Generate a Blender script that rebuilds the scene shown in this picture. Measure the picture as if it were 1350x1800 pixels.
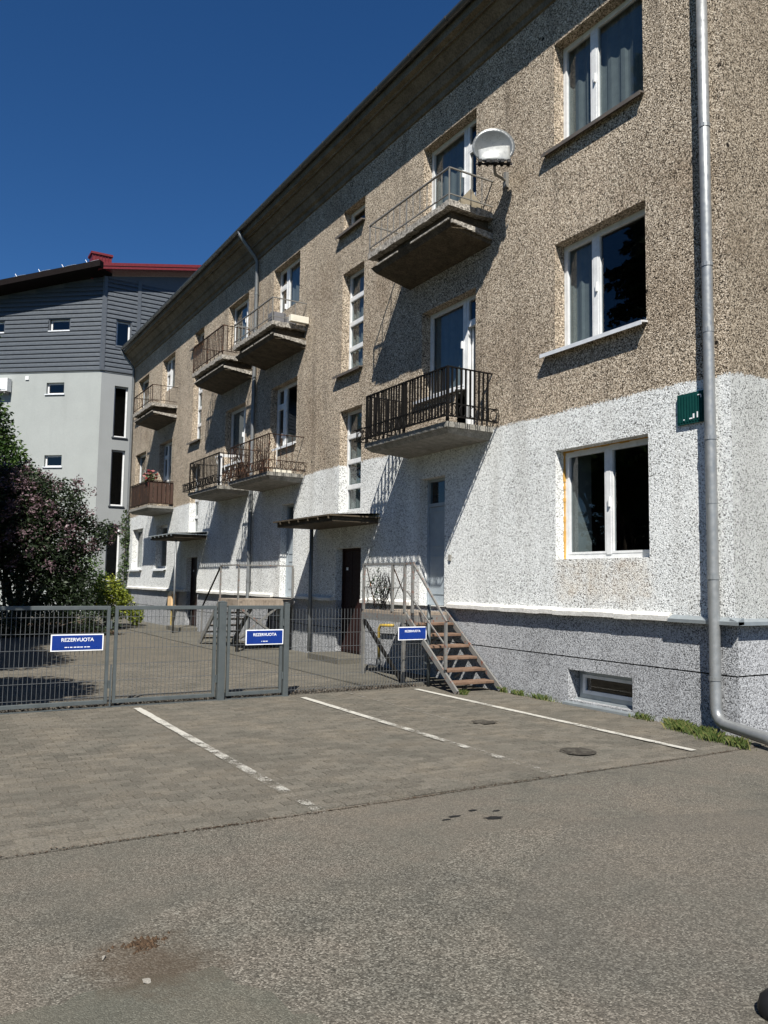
import bpy, math, random
import numpy as np
from mathutils import Vector, Matrix

# ------------------------------------------------------------------ scene, camera, sky, sun
for o in list(bpy.data.objects):
    bpy.data.objects.remove(o)
SC = bpy.context.scene
COL = SC.collection
random.seed(7)
RNG = np.random.default_rng(7)

cam_d = bpy.data.cameras.new('camera')
cam = bpy.data.objects.new('camera', cam_d)
COL.objects.link(cam)
SC.camera = cam
cam_d.sensor_fit = 'HORIZONTAL'
cam_d.sensor_width = 36.0
cam_d.lens = 36.0 * 1420 / 1350
cam_d.clip_start = 0.05
cam_d.clip_end = 2000
R = ((0.85804934, -0.05641052, 0.51045977),
     (-0.51336443, -0.06627945, 0.85560738),
     (0.01443227, 0.99620524, 0.08583019))
cam.matrix_world = Matrix(((R[0][0], R[0][1], -R[0][2], 0), (R[1][0], R[1][1], -R[1][2], 0),
                           (R[2][0], R[2][1], -R[2][2], 1.65), (0, 0, 0, 1)))

SUN = Vector((-1.0, -1.5, 2.14)).normalized()          # towards the sun
EL = math.asin(SUN.z)
AZ = math.atan2(SUN.x, SUN.y)
world = bpy.data.worlds.new('World')
SC.world = world
world.use_nodes = True
wn = world.node_tree
bg = wn.nodes['Background']
sky = wn.nodes.new('ShaderNodeTexSky')
sky.sky_type = 'NISHITA'
sky.sun_disc = False
sky.sun_elevation = EL
sky.sun_rotation = AZ % (2 * math.pi)
sky.altitude = 1200
sky.air_density = 1.0
sky.dust_density = 0.0
sky.ozone_density = 6.0
hs = wn.nodes.new('ShaderNodeHueSaturation')
hs.inputs['Saturation'].default_value = 1.20
hs.inputs['Hue'].default_value = 0.504
wn.links.new(sky.outputs[0], hs.inputs['Color'])
wn.links.new(hs.outputs[0], bg.inputs[0])
bg.inputs[1].default_value = 0.05

sun_d = bpy.data.lights.new('sun', 'SUN')
sun_d.energy = 5.0
sun_d.angle = math.radians(0.5)
sun_d.color = (1.0, 0.955, 0.88)
sun = bpy.data.objects.new('sun', sun_d)
COL.objects.link(sun)
sun.rotation_euler = SUN.to_track_quat('Z', 'Y').to_euler()
sun.location = SUN * 60

vs = SC.view_settings
vs.view_transform = 'Standard'
vs.look = 'None'
vs.exposure = 0.80
vs.gamma = 1.0
vs.use_curve_mapping = False
SC.cycles.max_bounces = 8
SC.cycles.transparent_max_bounces = 16
SC.cycles.caustics_reflective = False
SC.cycles.caustics_refractive = False

# ------------------------------------------------------------------ materials
class NT:
    def __init__(s, name):
        s.m = bpy.data.materials.new(name)
        s.m.use_nodes = True
        s.t = s.m.node_tree
        s.b = s.t.nodes['Principled BSDF']
        s.out = s.t.nodes['Material Output']
        s._pos = None
    def n(s, kind, **kw):
        nd = s.t.nodes.new('ShaderNode' + kind)
        for k, v in kw.items():
            setattr(nd, k, v)
        return nd
    def l(s, a, b):
        s.t.links.new(a, b)
    def pos(s):
        if s._pos is None:
            s._pos = s.n('NewGeometry').outputs['Position']
        return s._pos
    def sc(s, vec, x, y, z):
        m = s.n('VectorMath', operation='MULTIPLY')
        s.l(vec, m.inputs[0]); m.inputs[1].default_value = (x, y, z)
        return m.outputs[0]
    def noise(s, scale, detail=3, rough=0.5, vec=None, col=False):
        t = s.n('TexNoise')
        t.inputs['Scale'].default_value = scale
        t.inputs['Detail'].default_value = detail
        t.inputs['Roughness'].default_value = rough
        s.l(vec or s.pos(), t.inputs['Vector'])
        return t.outputs['Color' if col else 'Fac']
    def vor(s, scale, out='Distance', feature='F1', vec=None, rnd=1.0):
        t = s.n('TexVoronoi', feature=feature)
        t.inputs['Scale'].default_value = scale
        t.inputs['Randomness'].default_value = rnd
        s.l(vec or s.pos(), t.inputs['Vector'])
        return t.outputs[out]
    def ramp(s, fac, stops, interp='LINEAR'):
        r = s.n('ValToRGB')
        r.color_ramp.interpolation = interp
        e = r.color_ramp.elements
        while len(e) < len(stops):
            e.new(0.5)
        for i, (p, c) in enumerate(stops):
            e[i].position = p
            e[i].color = (c, c, c, 1) if isinstance(c, (int, float)) else (*c, 1)
        s.l(fac, r.inputs[0])
        return r.outputs[0]
    def mix(s, fac, a, b, blend='MIX'):
        m = s.n('MixRGB', blend_type=blend)
        for i, v in ((0, fac), (1, a), (2, b)):
            if isinstance(v, (int, float)):
                m.inputs[i].default_value = v if i == 0 else (v, v, v, 1)
            elif isinstance(v, tuple):
                m.inputs[i].default_value = (*v, 1)
            else:
                s.l(v, m.inputs[i])
        return m.outputs[0]
    def math(s, op, a, b=0.0, clamp=False):
        m = s.n('Math', operation=op, use_clamp=clamp)
        for i, v in ((0, a), (1, b)):
            if isinstance(v, (int, float)):
                m.inputs[i].default_value = v
            else:
                s.l(v, m.inputs[i])
        return m.outputs[0]
    def sep(s, v):
        x = s.n('SeparateXYZ'); s.l(v, x.inputs[0]); return x.outputs
    def bump(s, h, strength=0.5, dist=0.01):
        b = s.n('Bump')
        b.inputs['Strength'].default_value = strength
        b.inputs['Distance'].default_value = dist
        s.l(h, b.inputs['Height'])
        s.l(b.outputs[0], s.b.inputs['Normal'])
    def set(s, color=None, rough=None, metal=None, spec=None):
        if color is not None:
            if isinstance(color, tuple):
                s.b.inputs['Base Color'].default_value = (*color, 1)
            else:
                s.l(color, s.b.inputs['Base Color'])
        if rough is not None:
            if isinstance(rough, (int, float)):
                s.b.inputs['Roughness'].default_value = rough
            else:
                s.l(rough, s.b.inputs['Roughness'])
        if metal is not None: s.b.inputs['Metallic'].default_value = metal
        if spec is not None: s.b.inputs['Specular IOR Level'].default_value = spec
        return s.m

def between(t, v, lo, hi, soft):
    a = t.n('MapRange'); a.inputs['From Min'].default_value = lo - soft; a.inputs['From Max'].default_value = lo + soft
    t.l(v, a.inputs['Value'])
    b = t.n('MapRange'); b.inputs['From Min'].default_value = hi - soft; b.inputs['From Max'].default_value = hi + soft
    b.inputs['To Min'].default_value = 1; b.inputs['To Max'].default_value = 0
    t.l(v, b.inputs['Value'])
    return t.math('MULTIPLY', a.outputs[0], b.outputs[0])

def roughcast(name='roughcast_render', mul=1.0):
    """grey-tan pebble render, whitewashed below about 4.1 m"""
    t = NT(name)
    p = t.pos()
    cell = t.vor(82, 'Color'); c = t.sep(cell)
    dist = t.vor(82, 'Distance')
    fine = t.noise(190, 2, 0.6)
    big = t.noise(0.55, 4, 0.6)
    streak = t.noise(1.0, 4, 0.6, vec=t.sc(p, 2.6, 2.6, 0.22))
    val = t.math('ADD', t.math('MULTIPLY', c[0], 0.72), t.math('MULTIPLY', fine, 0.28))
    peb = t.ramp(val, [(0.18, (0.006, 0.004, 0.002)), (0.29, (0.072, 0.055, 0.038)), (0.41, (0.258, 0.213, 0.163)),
                       (0.66, (0.412, 0.353, 0.282)), (0.88, (0.78, 0.70, 0.59))])  # pebble tones; near-black end paints in the shade between pebbles
    tint = t.ramp(big, [(0.3, (0.76, 0.71, 0.65)), (0.48, (0.99, 0.97, 0.93)), (0.70, (1.16, 1.12, 1.06))])
    up = t.mix(1.0, peb, tint, 'MULTIPLY')
    up = t.mix(t.math('MULTIPLY', t.ramp(streak, [(0.54, 0.0), (0.74, 1.0)]), 0.45), up, (0.085, 0.070, 0.055))
    pock = t.ramp(t.vor(2.1, 'Distance'), [(0.045, 1.0), (0.075, 0.0)])
    pmask = t.ramp(t.noise(0.8, 2), [(0.52, 0.0), (0.56, 1.0)])
    up = t.mix(t.math('MULTIPLY', pock, pmask), up, (0.012, 0.009, 0.006))
    # whitewash: paint missing in the pits between the pebbles
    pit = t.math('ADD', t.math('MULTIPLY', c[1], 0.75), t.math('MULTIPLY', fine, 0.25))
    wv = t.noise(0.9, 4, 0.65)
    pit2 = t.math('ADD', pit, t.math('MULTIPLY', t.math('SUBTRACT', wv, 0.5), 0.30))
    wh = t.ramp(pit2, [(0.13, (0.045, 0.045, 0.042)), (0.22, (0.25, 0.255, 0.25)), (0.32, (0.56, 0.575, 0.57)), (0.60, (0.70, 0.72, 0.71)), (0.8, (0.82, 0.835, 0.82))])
    wst = t.ramp(streak, [(0.50, 0.0), (0.74, 1.0)])
    wh = t.mix(t.math('MULTIPLY', wst, 0.40), wh, (0.33, 0.325, 0.30))
    # bare patch and runs under the ground floor window
    xyz = t.sep(p)
    edge = t.math('MULTIPLY', t.math('SUBTRACT', t.noise(9, 4, 0.7), 0.5), 0.22)
    yy = t.math('ADD', xyz[1], edge); zz = t.math('ADD', xyz[2], edge)
    patch = t.math('MULTIPLY', between(t, yy, 6.92, 8.62, 0.10), between(t, zz, 1.42, 2.02, 0.12))
    pcol = t.ramp(pit, [(0.10, (0.08, 0.05, 0.035)), (0.28, (0.36, 0.27, 0.20)), (0.5, (0.62, 0.55, 0.44)), (0.9, (0.78, 0.74, 0.64))])
    wh = t.mix(t.math('MULTIPLY', patch, t.ramp(t.noise(4, 4, 0.7), [(0.35, 0.12), (0.65, 0.62)])), wh, pcol)
    # ragged brush edge of the whitewash
    e2 = t.math('ADD', t.math('MULTIPLY', t.math('SUBTRACT', t.noise(26, 5, 0.8), 0.5), 0.24), t.math('MULTIPLY', t.math('SUBTRACT', t.noise(1.1, 2, 0.5), 0.5), 0.12))
    line = t.math('GREATER_THAN', t.math('ADD', xyz[2], e2), 4.11)
    col = t.mix(line, wh, up)
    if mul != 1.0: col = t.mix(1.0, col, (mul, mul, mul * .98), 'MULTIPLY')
    h = t.math('ADD', t.math('MULTIPLY', dist, -1.0), t.math('MULTIPLY', fine, 0.4))
    t.bump(h, 0.45, 0.010)
    return t.set(col, 0.92, spec=0.2)

def plinth_mat():
    t = NT('plinth_render')
    c = t.sep(t.vor(80, 'Color')); dist = t.vor(80, 'Distance'); fine = t.noise(150, 2, 0.6)
    wv = t.noise(1.3, 4, 0.65); st = t.noise(1.0, 4, 0.6, vec=t.sc(t.pos(), 3.5, 3.5, 0.4))
    v = t.math('ADD', t.math('ADD', t.math('MULTIPLY', c[0], 0.7), t.math('MULTIPLY', fine, 0.3)), t.math('MULTIPLY', t.math('SUBTRACT', wv, 0.5), 0.35))
    col = t.ramp(v, [(0.14, (0.045, 0.045, 0.046)), (0.26, (0.135, 0.138, 0.143)), (0.44, (0.275, 0.284, 0.295)), (0.80, (0.45, 0.462, 0.475))])
    col = t.mix(t.math('MULTIPLY', t.ramp(st, [(0.5, 0.0), (0.75, 1.0)]), 0.45), col, (0.20, 0.20, 0.205))
    t.bump(t.math('ADD', t.math('MULTIPLY', dist, -1.0), t.math('MULTIPLY', fine, 0.4)), 0.45, 0.010)
    return t.set(col, 0.9, spec=0.2)

def concrete(name, a, b, scale=3.0, speck=60, bump=0.4, spk=0.35):
    t = NT(name)
    n1 = t.noise(scale, 6, 0.7); n2 = t.noise(speck, 3, 0.65)
    col = t.mix(t.ramp(n1, [(0.3, 0.0), (0.7, 1.0)]), a, b)
    col = t.mix(spk, col, t.ramp(n2, [(0.3, 0.12), (0.7, 0.95)]), 'OVERLAY')
    t.bump(n2, bump, 0.01)
    return t.set(col, 0.9, spec=0.25)

def paint(name, col, rough=0.4, metal=0.0, wear=None, wearcol=(0.2, 0.1, 0.05), bump=0.05):
    t = NT(name)
    n = t.noise(7, 5, 0.65)
    c = t.mix(t.ramp(n, [(0.3, 0.0), (0.7, 1.0)]), tuple(v * 0.86 for v in col), tuple(min(1, v * 1.08) for v in col))
    if wear:
        w = t.ramp(t.noise(11, 6, 0.75), [(wear, 0.0), (wear + 0.07, 1.0)])
        c = t.mix(w, c, wearcol)
    t.bump(t.noise(60, 3), bump, 0.004)
    r = t.ramp(t.noise(16, 4), [(0.3, max(0.05, rough - 0.1)), (0.7, rough + 0.12)])
    return t.set(c, r, metal, 0.15 if max(col) < 0.06 and metal < .3 else None)

def glass_mat():
    t = NT('window_glass')
    tr = t.n('BsdfTransparent'); tr.inputs[0].default_value = (0.52, 0.58, 0.60, 1)
    gl = t.n('BsdfGlossy'); gl.inputs['Roughness'].default_value = 0.01
    gl.inputs[0].default_value = (1, 1, 1, 1)
    b = t.n('Bump'); b.inputs['Strength'].default_value = 0.02; b.inputs['Distance'].default_value = 0.05
    t.l(t.noise(1.6, 1), b.inputs['Height']); t.l(b.outputs[0], gl.inputs['Normal'])
    f = t.n('Fresnel')
    bf = t.n('NewGeometry').outputs['Backfacing']        # a thin pane reflects alike from both sides
    t.l(t.math('SUBTRACT', 1.6, t.math('MULTIPLY', bf, 1.6 - 1 / 1.6)), f.inputs['IOR'])
    mx = t.n('MixShader')
    t.l(f.outputs[0], mx.inputs[0]); t.l(tr.outputs[0], mx.inputs[1]); t.l(gl.outputs[0], mx.inputs[2])
    t.l(mx.outputs[0], t.out.inputs[0])
    return t.m

def asphalt_mat(name='asphalt', scale=150, lo=0.50, hi=0.85, mul=(1.0, 1.0, 1.0), cracks=True):
    t = NT(name)
    p = t.pos(); xyz = t.sep(p)
    c = t.sep(t.vor(scale, 'Color')); d = t.vor(scale, 'Distance')
    fine = t.noise(260, 2, 0.6)
    big = t.noise(0.45, 5, 0.62); mid = t.noise(2.3, 5, 0.7)
    v = t.math('ADD', t.math('MULTIPLY', c[0], 0.6), t.math('MULTIPLY', fine, 0.4))
    amp = t.ramp(t.noise(0.7, 3, 0.5), [(0.40, lo), (0.6, hi)])
    coarse = t.ramp(v, [(0.14, (0.021, 0.019, 0.015)), (0.34, (0.066, 0.060, 0.050)), (0.60, (0.118, 0.108, 0.091)), (0.80, (0.23, 0.214, 0.185)), (0.92, (0.52, 0.49, 0.43))])
    col = t.mix(amp, (0.107, 0.098, 0.082), coarse)
    tint = t.ramp(t.math('ADD', t.math('MULTIPLY', big, 0.6), t.math('MULTIPLY', mid, 0.4)),
                  [(0.32, (0.58, 0.62, 0.62)), (0.46, (0.95, 0.96, 0.93)), (0.54, (1.05, 1.02, 0.98)), (0.68, (1.32, 1.25, 1.15))])
    col = t.mix(1.0, col, tint, 'MULTIPLY')
    if mul != (1.0, 1.0, 1.0): col = t.mix(1.0, col, mul, 'MULTIPLY')
    # old tar patch edges and cracks
    warp = t.mix(0.12, p, t.noise(1.1, 4, 0.65, col=True), 'ADD')
    cr = t.vor(0.42, 'Distance', 'DISTANCE_TO_EDGE', vec=warp)
    crack = t.ramp(cr, [(0.001, 1.0), (0.007, 0.0)])
    brk = t.ramp(t.noise(1.2, 3), [(0.44, 0.0), (0.52, 1.0)])
    col = t.mix(t.math('MULTIPLY', t.math('MULTIPLY', crack, brk), 0.22), col, (0.016, 0.015, 0.013))
    pat = t.sep(t.vor(0.42, 'Color', vec=warp))
    col = t.mix(t.math('MULTIPLY', t.math('GREATER_THAN', pat[0], 0.66), 0.30), col, (0.078, 0.073, 0.062))
    # rusty earth stain in a hollow
    sub = t.n('VectorMath', operation='DISTANCE'); t.l(t.sc(p, 1.0, 1.0, 0.0), sub.inputs[0]); sub.inputs[1].default_value = (1.02, 3.60, 0)
    st = t.math('ADD', sub.outputs['Value'], t.math('MULTIPLY', t.math('SUBTRACT', t.noise(5, 5, 0.7), 0.5), 0.55))
    col = t.mix(t.ramp(st, [(0.12, 0.65), (0.34, 0.0)]), col, (0.060, 0.042, 0.026))
    rgh = t.ramp(v, [(0.2, 0.95), (0.9, 0.75)])
    t.bump(t.math('ADD', t.math('MULTIPLY', d, -1.0), t.math('MULTIPLY', mid, 1.2)), 0.55, 0.008)
    return t.set(col, rgh, spec=0.25)

def paver_mat(name, joints=False):
    t = NT(name)
    p = t.pos()
    fine = t.noise(80, 3, 0.85); mid = t.noise(1.6, 5, 0.65)
    isl = t.n('NewGeometry').outputs['Random Per Island']
    oi = t.n('ObjectInfo').outputs['Random']
    rv = t.math('FRACT', t.math('ADD', isl, oi))
    col = t.ramp(t.math('ADD', t.math('MULTIPLY', rv, 0.08), t.math('MULTIPLY', fine, 0.92)),
                 [(0.30, (0.026, 0.023, 0.018)), (0.46, (0.092, 0.084, 0.070)), (0.68, (0.185, 0.171, 0.145))])
    col = t.mix(1.0, col, t.ramp(mid, [(0.3, (0.78, 0.80, 0.78)), (0.5, (1, 0.99, 0.96)), (0.7, (1.17, 1.12, 1.04))]), 'MULTIPLY')
    if joints:
        br = t.n('TexBrick'); br.inputs['Scale'].default_value = 5.0
        br.inputs['Mortar Size'].default_value = 0.02
        br.inputs['Color1'].default_value = (1, 1, 1, 1); br.inputs['Color2'].default_value = (0.8, 0.8, 0.78, 1)
        br.inputs['Mortar'].default_value = (0.45, 0.43, 0.38, 1)
        t.l(p, br.inputs['Vector'])
        col = t.mix(1.0, col, br.outputs['Color'], 'MULTIPLY')
    t.bump(fine, 0.5, 0.006)
    return t.set(col, 0.9, spec=0.25)

def line_paint():
    t = NT('worn_road_paint')
    p = t.pos(); y = t.sep(p)[1]
    n = t.math('ADD', t.math('MULTIPLY', t.noise(75, 4, 0.8), 0.62), t.math('MULTIPLY', t.noise(5, 3, 0.6), 0.38))
    lim = t.ramp(t.math('DIVIDE', y, 12.0), [(0.43, 0.565), (0.62, 0.51), (0.80, 0.43), (0.88, 0.32)])
    keep = t.math('GREATER_THAN', n, lim)
    xs = t.sep(p)[0]
    near = t.math('GREATER_THAN', xs, 6.2)
    keep = t.math('MAXIMUM', keep, t.math('MULTIPLY', near, t.math('GREATER_THAN', n, 0.455)))
    t.set(t.ramp(t.noise(30, 4), [(0.3, (0.34, 0.33, 0.29)), (0.7, (0.46, 0.445, 0.40))]), 0.8)
    tr = t.n('BsdfTransparent'); mx = t.n('MixShader')
    t.l(keep, mx.inputs[0]); t.l(tr.outputs[0], mx.inputs[1]); t.l(t.b.outputs[0], mx.inputs[2]); t.l(mx.outputs[0], t.out.inputs[0])
    return t.m

def leaf_mat(name, stops, trans=0.25):
    t = NT(name)
    r = t.n('NewGeometry').outputs['Random Per Island']
    col = t.ramp(r, stops)
    t.set(col, 0.55, spec=0.3)
    tl = t.n('BsdfTranslucent'); t.l(t.mix(1.0, col, (1.0, 1.15, 0.5), 'MULTIPLY'), tl.inputs[0])
    mx = t.n('MixShader'); mx.inputs[0].default_value = trans
    t.l(t.b.outputs[0], mx.inputs[1]); t.l(tl.outputs[0], mx.inputs[2]); t.l(mx.outputs[0], t.out.inputs[0])
    return t.m

def wood(name, a, b, vec=(3, 3, 30)):
    t = NT(name)
    n = t.noise(1.0, 5, 0.7, vec=t.sc(t.pos(), *vec)); k = t.noise(14, 5, 0.7)
    c = t.mix(t.ramp(n, [(0.3, 0.0), (0.7, 1.0)]), a, b)
    c = t.mix(t.ramp(k, [(0.55, 0.0), (0.7, 0.7)]), c, tuple(v * 0.35 for v in a))
    t.bump(n, 0.3, 0.006)
    return t.set(c, 0.8)

def stucco(name, col):
    t = NT(name)
    n = t.noise(1.2, 4, 0.6); f = t.noise(60, 3, 0.6)
    st = t.noise(1.0, 4, 0.6, vec=t.sc(t.pos(), 1.4, 1.4, 0.12))
    c = t.mix(t.ramp(n, [(0.3, 0.0), (0.7, 1.0)]), tuple(v * 0.93 for v in col), col)
    c = t.mix(t.ramp(st, [(0.55, 0.0), (0.8, 0.35)]), c, tuple(v * 0.7 for v in col))
    c = t.mix(0.25, c, t.ramp(f, [(0.3, 0.25), (0.7, 0.8)]), 'OVERLAY')
    t.bump(f, 0.3, 0.01)
    return t.set(c, 0.9, spec=0.2)

M = {
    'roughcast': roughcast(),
    'roughcast_side': roughcast('darkened_roughcast_render', 0.60),  # front render darkened to offset the stronger sun on the side wall
    'plinth': plinth_mat(),
    'ledge': concrete('white_ledge_plaster', (0.48, 0.47, 0.44), (0.68, 0.67, 0.63), 6, 50, 0.5, 0.3),
    'zinc': paint('galvanised_flashing', (0.36, 0.40, 0.42), 0.4, 0.6),
    'pipe': paint('galvanised_pipe', (0.29, 0.30, 0.30), 0.42, 0.55),
    'oldpipe': paint('dull_zinc_pipe', (0.17, 0.18, 0.185), 0.5, 0.5, 0.62, (0.18, 0.13, 0.09)),
    'cornice': concrete('cornice_plaster', (0.082, 0.069, 0.050), (0.175, 0.148, 0.110), 2.5, 30, 0.5, 0.45),
    'slab_old': concrete('weathered_concrete', (0.035, 0.028, 0.019), (0.10, 0.080, 0.055), 5, 35, 0.7, 0.6),
    'slab_lip': concrete('flaking_concrete_lip', (0.045, 0.040, 0.034), (0.46, 0.43, 0.38), 18, 34, 0.9, 0.8),
    'slab_new': concrete('whitewashed_concrete', (0.13, 0.125, 0.108), (0.30, 0.29, 0.265), 7, 45, 0.5, 0.4),
    'gutter': paint('dark_gutter_metal', (0.10, 0.105, 0.11), 0.42, 0.5),
    'roof': paint('dark_roof_metal', (0.09, 0.09, 0.095), 0.5, 0.3),
    'pvc': paint('white_pvc', (0.66, 0.67, 0.67), 0.32, 0, None, bump=0.01),
    'white_sill': paint('white_metal_sill', (0.70, 0.72, 0.74), 0.35, 0.2),
    'dark_sill': paint('old_sill_metal', (0.12, 0.105, 0.09), 0.6, 0.3, 0.6, (0.22, 0.13, 0.07)),
    'glass': glass_mat(),
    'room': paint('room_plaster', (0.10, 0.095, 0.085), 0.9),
    'curtain': paint('curtain_cloth', (0.30, 0.305, 0.29), 0.9, 0, None, bump=0.2),
    'foam': paint('yellow_mounting_foam', (0.46, 0.26, 0.05), 0.8, 0, None, bump=0.8),
    'doorgrey': paint('grey_blue_door_paint', (0.30, 0.345, 0.38), 0.45),
    'doordark': paint('brown_door_paint', (0.022, 0.010, 0.009), 0.5, 0, 0.66, (0.12, 0.06, 0.04)),
    'darkwood': wood('dark_brown_panel', (0.030, 0.015, 0.010), (0.060, 0.027, 0.016)),
    'black_iron': paint('black_painted_iron', (0.005, 0.0045, 0.004), 0.7, 0.0, 0.74, (0.10, 0.045, 0.025)),
    'brown_iron': paint('rusty_brown_iron', (0.030, 0.019, 0.014), 0.7, 0.0, 0.56, (0.16, 0.075, 0.04)),
    'grey_iron': paint('weathered_grey_iron', (0.22, 0.215, 0.20), 0.55, 0.4, 0.60, (0.12, 0.07, 0.045)),
    'fence': paint('galvanised_fence_steel', (0.092, 0.106, 0.108), 0.5, 0.3),
    'wire': paint('galvanised_wire', (0.13, 0.137, 0.14), 0.45, 0.4),
    'tread': wood('rust_brown_tread', (0.085, 0.048, 0.030), (0.21, 0.135, 0.090), (4, 30, 4)),
    'platform': wood('weathered_platform_board', (0.17, 0.135, 0.10), (0.30, 0.25, 0.20), (20, 3, 3)),
    'rail_pale': paint('pale_grey_rail_paint', (0.17, 0.168, 0.158), 0.5, 0.1, 0.56, (0.17, 0.07, 0.045)),
    'yellow': paint('yellow_gas_pipe', (0.40, 0.28, 0.045), 0.45),
    'peach': paint('peach_cabinet_paint', (0.70, 0.48, 0.26), 0.55),
    'blue': paint('blue_sign_enamel', (0.003, 0.028, 0.20), 0.35, bump=0.0),
    'signwhite': paint('white_sign_enamel', (0.82, 0.84, 0.86), 0.4, bump=0.0),
    'green': paint('dark_green_metal', (0.008, 0.055, 0.050), 0.3, 0.1),
    'dishwhite': paint('pale_grey_dish', (0.115, 0.124, 0.128), 0.3, 0.1),
    'dishlight': paint('white_reflector', (0.34, 0.35, 0.345), 0.3, 0.1),
    'black': paint('black_plastic', (0.012, 0.012, 0.013), 0.45),
    'asphalt': asphalt_mat(),
    'asphalt_rough': asphalt_mat('worn_aggregate_asphalt', 125, 0.75, 0.95, (1.03, 1.03, 1.03)),
    'asphalt_smooth': asphalt_mat('smooth_asphalt_patch', 170, 0.30, 0.55, (0.90, 0.95, 0.93)),
    'paver': paver_mat('paving_block'),
    'paver_far': paver_mat('paving_far', True),
    'apron': concrete('concrete_apron', (0.070, 0.065, 0.052), (0.120, 0.112, 0.092), 2.0, 40, 0.5, 0.3),
    'linepaint': line_paint(),
    'castiron': paint('cast_iron_cover', (0.050, 0.045, 0.037), 0.8, 0.1, 0.50, (0.085, 0.078, 0.064)),
    'tar': paint('fresh_tar', (0.012, 0.012, 0.012), 0.6),
    'earth': concrete('brown_earth', (0.030, 0.019, 0.011), (0.075, 0.047, 0.027), 20, 60, 0.9, 0.6),
    'stone': concrete('pale_stone', (0.15, 0.14, 0.12), (0.24, 0.225, 0.195), 8, 60, 0.5),
    'stucco': stucco('pale_green_grey_stucco', (0.295, 0.315, 0.308)),
    'stucco2': stucco('grey_stucco', (0.24, 0.254, 0.258)),
    'siding': paint('blue_grey_steel_siding', (0.072, 0.083, 0.095), 0.42, 0.2),
    'siding_trim': paint('grey_corner_trim', (0.075, 0.085, 0.098), 0.45, 0.2),
    'redroof': paint('red_roof_metal', (0.13, 0.008, 0.012), 0.45, 0.1),
    'darkroof': paint('dark_brown_fascia', (0.004, 0.002, 0.002), 0.8, 0.0),
    'bark': wood('bark', (0.06, 0.045, 0.03), (0.12, 0.095, 0.07), (9, 9, 2)),
    'lilac_leaf': leaf_mat('lilac_leaf', [(0.0, (0.010, 0.018, 0.009)), (0.6, (0.020, 0.034, 0.015)), (1.0, (0.040, 0.060, 0.026))]),
    'green_leaf': leaf_mat('green_leaf', [(0.0, (0.022, 0.050, 0.014)), (0.6, (0.045, 0.090, 0.022)), (1.0, (0.085, 0.13, 0.035))]),
    'lime_leaf': leaf_mat('lime_leaf', [(0.0, (0.07, 0.10, 0.012)), (0.6, (0.15, 0.18, 0.018)), (1.0, (0.24, 0.25, 0.03))]),
    'ivy_leaf': leaf_mat('ivy_leaf', [(0.0, (0.03, 0.055, 0.02)), (1.0, (0.08, 0.12, 0.045))]),
    'flower': leaf_mat('lilac_flower', [(0.0, (0.060, 0.034, 0.045)), (0.6, (0.125, 0.080, 0.095)), (1.0, (0.24, 0.17, 0.185))], 0.15),
    'redflower': leaf_mat('red_flower', [(0.0, (0.12, 0.010, 0.012)), (0.6, (0.22, 0.035, 0.035)), (1.0, (0.34, 0.16, 0.15))], 0.1),
    'needle': leaf_mat('spruce_needles', [(0.0, (0.010, 0.022, 0.010)), (1.0, (0.028, 0.050, 0.022))], 0.05),
    'grass': leaf_mat('grass_blade', [(0.0, (0.045, 0.075, 0.018)), (0.7, (0.09, 0.12, 0.03)), (1.0, (0.20, 0.18, 0.07))], 0.2),
    'litter': leaf_mat('dead_leaf', [(0.0, (0.015, 0.012, 0.009)), (0.6, (0.035, 0.027, 0.02)), (1.0, (0.12, 0.095, 0.07))], 0.0),
    'added_lawn': concrete('added_lawn_green', (0.030, 0.048, 0.014), (0.055, 0.075, 0.022), 1.2, 25, 0.6, 0.3),
    'plywood': wood('grey_plywood', (0.20, 0.17, 0.12), (0.32, 0.28, 0.21), (4, 4, 14)),
    'cream': paint('cream_painted_box', (0.62, 0.59, 0.50), 0.6),
    'greybox': paint('grey_plastic_box', (0.13, 0.13, 0.14), 0.6),
    'redbox': paint('red_cloth', (0.10, 0.015, 0.012), 0.8),
}

# ------------------------------------------------------------------ mesh helpers
WP = {}                                       # world position of every object made

def _link(name, me, parent, loc, mats=()):
    o = bpy.data.objects.new(name, me)
    COL.objects.link(o)
    loc = Vector(loc)
    WP[o] = loc
    if parent is not None:
        o.parent = parent
        o.location = loc - WP[parent]
    else:
        o.location = loc
    return o

def tag(o, label, cat, group=None):
    o['label'] = label; o['category'] = cat
    if group: o['group'] = group
    return o

def thing(name, loc, label, cat, group=None):
    return tag(_link(name, None, None, loc), label, cat, group)

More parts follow.
